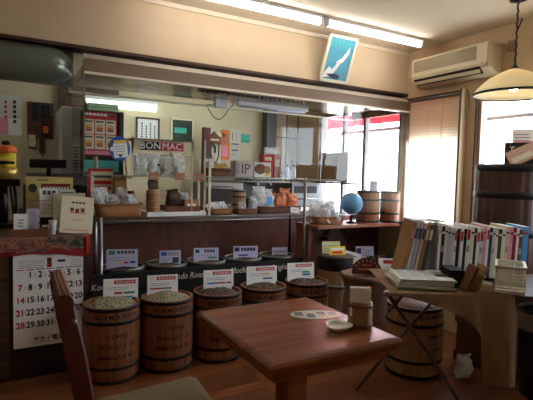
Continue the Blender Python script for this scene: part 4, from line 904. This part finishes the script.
MB(m_staved).b2((-.13, -.045, 0), (.17, .14, .505)).build('bin_body', t)
# ------------------------------------------------------------------ burlap sack with its fan sign
sk = thing('burlap_sack', 'open burlap sack with rolled top standing between the drum and the magazine table', 'sack', (2.335, 2.54, 0))
off = Vector((3, 8, 1)); rings = []
for k, (rx, z) in enumerate(((.14, 0), (.185, .03), (.20, .12), (.205, .25), (.195, .38), (.185, .48), (.185, .55), (.20, .60), (.212, .625), (.205, .648), (.185, .645), (.172, .62), (.168, .56), (.165, .54))):
    ring = []
    for p in sup(rx, rx*.92, z*.86, 40, .9):
        q = Vector(p); nn = noise.noise_vector(q*7+off)*.022
        ring.append(q+Vector((nn.x, nn.y, nn.z*.6 if k else 0)))
    rings.append(ring)
MB(m_burlapp).loft(rings, None, True, (True, False)).build('sack_cloth', sk)
b = MB(m_beand); b.grid(lambda u, v: Vector((.172*v*math.cos(2*PI*u), .16*v*math.sin(2*PI*u), .49+.02*(1-v*v)+.008*noise.noise(Vector((v*math.cos(2*PI*u)*5, v*math.sin(2*PI*u)*5, 0))))), 40, 14)
tag(b.build('coffee_beans', sk), kind='stuff')
fs_ = thing('fan_sign', 'dark red arched sign standing in the burlap sack', 'sign', (2.325, 2.56, .545), (R(-8), 0, R(-32)))
arc = [(.11*math.cos(PI*i/20), .02+.10*math.sin(PI*i/20)) for i in range(21)]
inn = [(.085*math.cos(PI*i/20), .0+.072*math.sin(PI*i/20)) for i in range(20, -1, -1)]
XF = FRONT.copy()
b = MB(m_dred); b.prism(arc+[(-.11, .0), (.11, .0)], XF, .006, mat('dark maroon sign', lin(84, 24, 30), .6))
for k in range(7):
    a = R(30+k*20); b.box((.09*math.cos(a), -.0065, .02+.08*math.sin(a)), (.012, .001, .022), m_copper, Matrix.Rotation(-(a-PI/2), 3, 'Y'))
b.box((0, -.0065, .035), (.13, .001, .012), m_copper); b.box((0, -.0065, .065), (.07, .001, .010), m_copper)
b.build('sign_board', fs_); MB(m_brown).b2((-.006, .001, -.06), (.006, .006, .01)).build('stick', fs_)

# ------------------------------------------------------------------ cafe table and what is on it
tb = thing('cafe_table', 'glossy red brown cafe table in the middle foreground', 'table', (.955, 1.452, 0))
hx, hy = .275, .307
b = MB(m_table)
def rect(ix, z): return [(-hx+ix, -hy+ix, z), (hx-ix, -hy+ix, z), (hx-ix, hy-ix, z), (-hx+ix, hy-ix, z)]
b.loft([rect(.022, .655), rect(.008, .664), rect(.006, .672), rect(.0, .678), rect(0, .688), rect(.007, .696), rect(.02, .70)], None, True, (True, True), False)
b.build('tabletop', tb)
MB(m_table).b2((-.235, -.265, .62), (.235, .265, .656)).build('apron', tb)
MB(m_table).b2((-.045, -.045, .06), (.045, .045, .622), None, .004).build('pedestal', tb)
MB(m_trim).b2((-.06, -.25, .0), (.06, .25, .045), None, .008).b2((-.22, -.06, .005), (.22, .06, .06), None, .008).build('foot', tb)
# laminated menu
b = MB(m_dish)
poly = sup(.105, .055, 0, 36, .85); b.loft([poly, [(p[0], p[1], .0015) for p in poly]], m_dish, True, (True, True), False)
rn = random.Random(11)
for k in range(12):
    x, y = -.07+.047*(k % 4), -.026+.024*(k//4)
    b.b2((x-.016, y-.008, .0015), (x+.018, y+.009, .002), [m_dgreen, m_gray, m_green, m_gold, m_ink][rn.randrange(5)])
solo('menu_mat', b, 'shiny oval menu sheet printed with dark green pictures on the cafe table', 'menu sheet', (1.095, 1.498, .7005), (0, 0, R(-22)))
ds = thing('ceramic_dish', 'shallow white ceramic dish on the cafe table beside the wooden cup', 'dish', (1.068, 1.318, .7005), (0, 0, R(-30)))
def trir(r, z):
    r = r*.92
    return [((r*(1+.10*math.cos(3*a)))*math.cos(a), (r*(1+.10*math.cos(3*a)))*math.sin(a), z) for a in [2*PI*i/48 for i in range(48)]]
MB(m_cer).loft([trir(.034, 0), trir(.04, .004), trir(.05, .014), trir(.054, .019), trir(.053, .020), trir(.046, .0135), trir(.036, .007), trir(.01, .006)]).build('dish_body', ds)
cw = barrel('wooden_cup', 'small wooden staved cup holding paper cards on the cafe table', 'cup', (1.165, 1.31, .7005), .045, .098, (.12, .86), m_stave2, None, 0, .03, top='none', hw=.012, hoop_m=m_brown, nst=14)
pk = thing('sugar_packets', 'bundle of white paper packets standing in the wooden cup', 'packets', (1.165, 1.31, .7455), (0, 0, R(-32)))
rn = random.Random(8)
for k in range(6): MB(m_white if k != 3 else m_ivory).box((-.004+.002*rn.random(), -.022+k*.0075, .052), (.072, .003, .105), None, Matrix.Rotation(R(-7+k*2.5), 3, 'X') @ Matrix.Rotation(R(rn.uniform(-5, 5)), 3, 'Y')).build('paper_packet', pk)
MB(m_orange).box((.027, .004, .056), (.010, .022, .10), None, Matrix.Rotation(R(6), 3, 'Y')).build('orange_packet', pk)

# ------------------------------------------------------------------ chair
ch = thing('dining_chair', 'mahogany chair with olive padded seat beside the cafe table at the left', 'chair', (.425, 1.52, 0), (0, 0, R(-2)))
def seatring(ins, z): 
    pts = [(-.20+ins, -.18+ins), (.22-ins*.9, -.225+ins), (.235-ins, -.21+ins), (.245-ins, .23-ins), (.23-ins, .248-ins), (-.20+ins, .198-ins)]
    return [(x, y, z) for x, y in pts]
MB(m_seat).loft([seatring(.008, .395), seatring(0, .405), seatring(0, .42), seatring(.012, .431), seatring(.04, .437), seatring(.12, .440)], None, True, (True, True), True).build('seat_cushion', ch)
MB(m_chairw).loft([seatring(.012, .345), seatring(.012, .395)], None, True, (True, True), False).build('seat_frame', ch)
for sx, sy in ((.20, -.18), (.21, .20)): MB(m_chairw).loft([[(sx+dx*k, sy+dy*k, z) for dx, dy in ((-.018, -.018), (.018, -.018), (.018, .018), (-.018, .018))] for z, k in ((0, .75), (.35, 1))], None, True, (True, True), False).build('leg', ch)
def backpost(y):
    path = [(-.215, 0), (-.20, .2), (-.19, .40), (-.205, .50), (-.228, .60), (-.250, .74), (-.276, .86), (-.281, .890)]
    return MB(m_chairw).loft([[(x+dx, y+dy, z) for dx, dy in ((-.026, -.016), (.022, -.016), (.028, -.008), (.028, .016), (-.026, .016))] for x, z in path], None, True, (True, True), False)
for y in (-.160, .152): backpost(y).build('back_post', ch)
pc = [(-.262, .882), (-.258, .904), (-.266, .918), (-.279, .925), (-.294, .922), (-.303, .910), (-.303, .888), (-.296, .880)]
XA = Matrix(((1, 0, 0, 0), (0, 0, -1, .172), (0, 1, 0, 0), (0, 0, 0, 1)))
MB(m_chairw).prism(pc, XA, .352).build('crest_rail', ch)
for x, z in ((-.270, .9225), (-.282, .9255), (-.293, .9225)):
    MB(m_copper).tube([(x, -.178, z), (x, .168, z)], .0022, seg=6).build('inlay_strip', ch)
for k in range(4): MB(m_chairw).loft([[(x-.005+dx, -.09+k*.075+dy, z) for dx, dy in ((-.006, -.014), (.006, -.014), (.006, .014), (-.006, .014))] for x, z in ((-.19, .40), (-.228, .60), (-.245, .74), (-.268, .87))], None, True, (True, True), False).build('back_slat', ch)
MB(m_chrome).lathe([(.008, 0), (.008, .004), (.003, .007)], c=(0, 0, 0), seg=16).build('bolt', ch.children[-1] if 0 else ch, (-.258, -.181, .845), (R(90), 0, 0))

# ------------------------------------------------------------------ folding table with burlap cover
TA = R(-31)
FT = (1.70, 1.65)
def tl(x, y, z=0): return (FT[0]+x*math.cos(TA)-y*math.sin(TA), FT[1]+x*math.sin(TA)+y*math.cos(TA), z)
ft = thing('folding_table', 'black legged folding table under a burlap cover carrying the magazines', 'table', (FT[0], FT[1], 0), (0, 0, TA))
TW, TD = 1.22, .56
MB(mat('table board', lin(60, 44, 38), .6)).b2((0, 0, .672), (TW, TD, .693), None, .004).build('tabletop', ft)
y = .09
MB(m_blackt).tube([(-.035, y-.06, .675), (.02, y-.03, .60), (.24, y, .30), (.42, y, .03), (.46, y, .012), (.62, y, .012)], .010, seg=10).build('leg', ft)
y = .40
MB(m_blackt).tube([(-.12, y-.05, .012), (.06, y, .22), (.44, y+.04, .668)], .010, seg=10).build('leg', ft)
for y in (.06, .50): MB(m_blackt).tube([(1.20, y, .012), (1.16, y, .34), (1.12, y, .668)], .010, seg=10).build('leg', ft)
MB(m_chrome).lathe([(.004, 0), (.016, .004), (.017, .02), (.013, .026)], seg=14).build('leg_cap', ft, (-.04, .022, .684), (R(100), 0, R(-20)))
MB(m_blackt).tube([(.05, .05, .67), (-.02, .02, .60), (-.03, .02, .585)], .008, seg=8).build('brace', ft)
# cover: flat top, slanted left hem and long hanging panel at the right
cv = MB(m_burlap); nu, nv = 66, 40
def drop(x):
    pts = [(-.02, .015), (.05, .02), (.15, .045), (.26, .08), (.34, .12), (.39, .17), (.405, .20), (.415, .42), (.43, .455), (.50, .43), (.60, .435)]
    if x <= pts[0][0]: return pts[0][1]
    for (a, va), (c, vc) in zip(pts, pts[1:]):
        if x <= c: return va+(vc-va)*(x-a)/(c-a)
    return pts[-1][1]
def cover(u, v):
    x = -.035+u*.615; L = .548; D = drop(x); s = v*(L+.0)
    if v < .5:
        y = L*(1-v/.5); z = .698+.002*math.sin(x*40+y*23)
        if y < .02: z -= (.02-y)*.2
    else:
        k = (v-.5)/.5; y = -.016-.028*min(1, k*D*8)-.022*math.sin(x*38)*k*min(1, D*5)-.05*k*D; z = .694-k*D
    return Vector(tl(x, y, z))
cv.grid(cover, nu, nv)
for k in range(5):   # scrawled lettering on the burlap
    x = .20+k*.05; cv.tube([Vector(tl(x+.012*math.cos(q), .03+.016*math.sin(q), .7035)) for q in [PI*.3+i*.5 for i in range(9)]], .0016, m_brd, 5)
tag(cv.build('table_cover'), 'burlap sack cloth covering the folding table and hanging down at its front', 'table cover')
ZT = .705
# ---- magazines
def magazine(name, label, cat, w, d, h, m, x, y, spine, rot=(0, 0, 0), group=None, edge=None):
    """stands on local z=0, spine facing -Y"""
    t = MB(m); t.b2((0, 0, 0), (w, d, h), m, .0012)
    t.b2((.0012, .004, .001), (w-.0012, d+.0008, h+.0006), edge or m_paper)
    for v0, v1, mm in spine: t.b2((w*.12, -.0008, v0*h), (w*.88, .0005, v1*h), mm)
    return solo(name, t, label, cat, tl(x, y, ZT+.0015+w*abs(math.sin(rot[1]))), (rot[0], rot[1], TA+rot[2]), group)
cw_ = [('white', m_white), ('dark', m_ink), ('ivory', m_ivory), ('navy', m_navy), ('gray', m_gray), ('white', m_paper)]
order = [('white', m_white, m_pink), ('black', m_blk, m_white), ('ivory', m_ivory, m_navy), ('lilac', m_lilac, m_navy), ('gray', m_paper, m_navy), ('white', m_white, m_red), ('black', m_blk, m_red),
         ('white', m_white, m_red), ('black', m_blk, m_red), ('white', m_white, m_red), ('ivory', m_ivory, m_blk), ('black', m_blk, m_ivory), ('white', m_white, m_red), ('white', m_paper, m_red), ('pink', m_pink, m_red), ('white', m_white, m_red),
         ('navy', m_navy, m_white), ('gray', m_paper, m_navy), ('ivory', m_ivory, m_dgreen), ('dark green', m_dgreen, m_ivory), ('ivory', m_ivory, m_brown), ('ivory', m_cream, m_ink), ('pink', m_pink, m_dred), ('red brown', m_dred, m_ivory), ('white', m_white, m_dred), ('brown', m_brown, m_ivory), ('pale blue', m_lblue, m_red)]
ordn = ['first', 'second', 'third', 'fourth', 'fifth', 'sixth', 'seventh', 'eighth', 'ninth', 'tenth', 'eleventh', 'twelfth', 'thirteenth', 'fourteenth', 'fifteenth', 'sixteenth', 'seventeenth', 'eighteenth', 'nineteenth', 'twentieth', 'twenty-first', 'twenty-second', 'twenty-third', 'twenty-fourth', 'twenty-fifth', 'twenty-sixth', 'twenty-seventh']
rn = random.Random(21); x = .305
for k, (nm, m, m2) in enumerate(order):
    wd = rn.uniform(.013, .0205) if k < 26 else .03; h = rn.uniform(.278, .302); lean = R(2)
    sp = [(.74, .93, m2)] if m2 == m_red and k in (5, 7, 9, 12, 13, 15) else [(.86, .90, m2)]
    if k % 4 == 1: sp += [(.5, .62, m_inkl)]
    magazine('magazine', f'{nm} spined magazine, {ordn[k]} from the left in the upright row on the folding table', 'magazine', wd, .205, h, m, x, .325, sp, (0, lean, 0), 'magazines in the upright row')
    x += wd/math.cos(lean)+.0012
XEND = x
lm = [('tan cover of the leftmost leaning magazine on the folding table', m_kraft, m_pink), ('pale large magazine leaning second from the left end', m_paper, m_ink), ('lilac gray large magazine leaning third from the left end', m_lilac, m_navy),
      ('ivory large magazine leaning fourth from the left end', m_cream, m_ink), ('tan large magazine leaning fifth from the left end', m_kraft, m_ivory), ('dark large magazine leaning against the upright row', m_ink, m_ivory)]
x = .105
for k, (l, m, m2) in enumerate(lm):
    wd = .017; magazine('large_magazine', l, 'magazine', wd, .22, .315-.003*k, m, x, .33, [(.70, .9, m2), (.08, .12, m_inkl)], (0, R(12.5-.45*k), 0), 'large magazines leaning at the left end'); x += wd/math.cos(R(12))+.0055
# paper sheet lying over the leaning magazines
b = MB(m_white); b.b2((0, 0, 0), (.20, .16, .006), None, .001); b.b2((.12, -.0005, .0061), (.2, .1, .007), m_ink)
solo('paper_file', b, 'white and dark paper file lying on top of the leaning magazines', 'paper file', tl(.165, .38, 1.0225), (0, R(3), TA+R(2)))
# ---- newspapers
npm = [('lowest folded newspaper of the stack on the folding table', .29, .27), ('second folded newspaper from the bottom of the stack', .285, .265), ('third folded newspaper from the bottom of the stack', .28, .26), ('topmost newspaper with a dark green picture on the stack', .285, .262)]
z = ZT
for k, (l, W_, D_) in enumerate(npm):
    T = .0105; b = MB(m_paper)
    def prof(x, top): 
        return (T if top else 0) + .010*(x/W_)**4*(0 if not top else .3)
    sec = []
    for q in range(9):
        a = -PI/2+PI*q/8; sec.append((W_-T/2+T/2*math.cos(a), T/2+T/2*math.sin(a)))
    poly = [(0, 0)]+sec+[(0, T)]
    XN = Matrix(((1, 0, 0, 0), (0, 0, -1, D_), (0, 1, 0, 0), (0, 0, 0, 1)))
    b.prism(poly, XN, D_, m_paper)
    for q in range(4): b.b2((.001, -.0004, .0015+q*.003), (W_-.006, .0, .0022+q*.003), m_inkl)
    if k == 3:
        for r in range(13):
            for c in range(4):
                if c >= 3 and r < 8: continue
                b.b2((.014+c*.063, .012+r*.018, T), (.070+c*.063, .022+r*.018, T+.0004), m_inkl)
        b.b2((.205, .09, T), (.265, .15, T+.0006), m_dgreen); b.b2((.014, .246, T), (.19, .258, T+.0006), m_blk)
    solo('newspaper', b, l, 'newspaper', tl(.012+.006*k, .030+.004*k, z), (0, 0, TA+R((k*5) % 7-3)), 'folded newspapers in a stack'); z += T+.001
# ---- black box, two leaning booklets, white basket
bb = thing('file_box', 'black file box between the newspapers and the white basket', 'box', tl(.305, .11, ZT), (0, 0, TA))
MB(m_blackm).b2((0, 0, 0), (.075, .145, .085), None, .004).build('box_body', bb); MB(m_blk).b2((.01, -.002, .02), (.065, 0, .06)).build('front_label', bb)
for k, (l, x) in enumerate((('left dark brown booklet leaning beside the white basket', .352), ('right tan booklet leaning beside the white basket', .408))):
    b = MB(m_brown if k == 0 else m_kraft); b.b2((0, 0, 0), (.011, .11, .135), None, .0015); b.b2((.002, .002, .002), (.009, .1115, .136), m_paper)
    solo('booklet', b, l, 'booklet', tl(x, .02, ZT), (0, R(24-k*5), TA), 'booklets leaning beside the basket')
pb = thing('plastic_basket', 'white perforated plastic basket on the folding table', 'basket', tl(.60, .085, ZT), (0, 0, TA-R(25)))
m_pl = mat('white plastic', lin(214, 208, 190), .45, var=.02)
Wb, Db, Hb = .13, .20, .135
def panel(b, w, h, X, nx, nz):
    bx_, bz_ = w/nx, h/nz; t = .0035
    for i in range(nx+1): b.box(X @ Vector((-w/2+i*bx_, 0, h/2)), (bx_*.42, t, h), None, X.to_3x3())
    for j in range(nz+1): b.box(X @ Vector((0, 0, j*bz_)), (w, t, bz_*(.42 if 0 < j < nz else .9)), None, X.to_3x3())
b = MB(m_pl)
for a, wv, dv in ((0, Wb, -Db/2), (PI, Wb, -Db/2), (PI/2, Db, -Wb/2), (-PI/2, Db, -Wb/2)):
    panel(b, wv, Hb-.012, Matrix.Rotation(a, 4, 'Z') @ Matrix.Translation((0, dv, .006)), 11, 7)
b.build('lattice_wall', pb)
MB(m_pl).b2((-Wb/2, -Db/2, 0), (Wb/2, Db/2, .004)).build('basket_floor', pb)
b = MB(m_pl)
for a, wv, dv in ((0, Wb, -Db/2), (PI, Wb, -Db/2), (PI/2, Db, -Wb/2), (-PI/2, Db, -Wb/2)): b.box(Matrix.Rotation(a, 4, 'Z') @ Vector((0, dv, Hb-.004)), (wv+.012, .012, .010), None, Matrix.Rotation(a, 3, 'Z'))
b.build('rim', pb)
# ---- barrel under table, crate with the big barrel
barrel('coffee_barrel', 'old pale coffee barrel standing on the floor behind the folding table legs', 'barrel', (2.335, 2.10, 0), .185, .45, (.03, .24, .76, .97), m_stave2, None, 0, .06, top='lid', bean=m_beand, writing=[('BLUE MOUNTAIN', .40, .03), ('JAMAICA', .28, .03), ('COFFEE', .19, .03)], top_m=m_staved)
cr = thing('wooden_crate', 'dark wooden crate supporting the big brown barrel by the window', 'crate', (2.945, 1.865, 0))
b = MB(m_staved); b.b2((-.205, -.205, 0), (.215, .215, .615))
for z in (.04, .31, .57): b.b2((-.215, -.215, z-.035), (.225, .225, z+.035))
b.build('crate_body', cr)
barrel('large_barrel', 'big dark brown barrel with black hoops standing before the window pillar', 'barrel', (2.952, 1.862, .6165), .236, .75, (.03, .42, .74, .972), m_staved, None, 0, .0, top='lid', hw=.045, top_m=m_staved)
# signs on the big barrel
sheet('paper_notice', 'white paper notice standing on the big barrel against the window', 'notice', .13, .25, lines(.1, .9, .5, .92, 5, m_inkl, .35)+[(.1, .62, .9, .68, m_pink)], m_white, (3.10, 1.90, 1.372), (R(-4), 0, R(-52)))
b = MB(m_blackm); b.b2((-.11, 0, 0), (.11, .012, .155), None, .002)
b.text('Tea', .055, Matrix.Translation((-.045, -.0006, .105)) @ FRONT, m_ivory, shear=.2)
solo('chalk_sign', b, 'small black sign with white writing standing on the big barrel', 'sign', (3.055, 1.87, 1.372), (R(-5), 0, R(-50)))
b = MB(m_kraft); b.b2((-.10, 0, 0), (.10, .008, .12), None, .001); b.b2((-.095, -.001, .005), (.095, 0, .115), mat('dusty pink print', lin(176, 150, 146), .7)); b.b2((-.08, -.0015, .02), (.05, -.001, .06), m_paper)
solo('leaning_leaflet', b, 'pinkish leaflet leaning at a slant before the small black sign', 'leaflet', (3.0, 1.80, 1.40), (R(-30), R(-26), R(-50)))
# ---- waste bin and bag on the floor
wb_ = thing('waste_bin', 'black waste bin with gray liner beneath the folding table at the right', 'waste bin', (2.735, 1.50, 0))
MB(m_black).lathe([(.095, 0), (.10, .01), (.125, .50), (.132, .505), (.132, .52), (.12, .52), (.118, .50), (.09, .02), (.001, .015)], seg=32).build('bin_wall', wb_); bw_ = wb_.children[0]
MB(m_liner).loft([[((.1265+.004*math.sin(i*1.9+k))*math.cos(2*PI*i/36)*1.02, (.1265+.004*math.sin(i*1.9+k))*math.sin(2*PI*i/36)*1.02, z) for i in range(36)] for k, z in enumerate((.40+.0, .45, .524))], None, True, (False, False)).build('bin_liner', bw_)
b = MB(m_white); bag_mesh(b, .10, .08, .15, 77, m_white)
solo('plastic_bag', b, 'small white plastic bag on the floor under the folding table', 'plastic bag', (2.535, 1.86, .002), (0, 0, R(-20)))
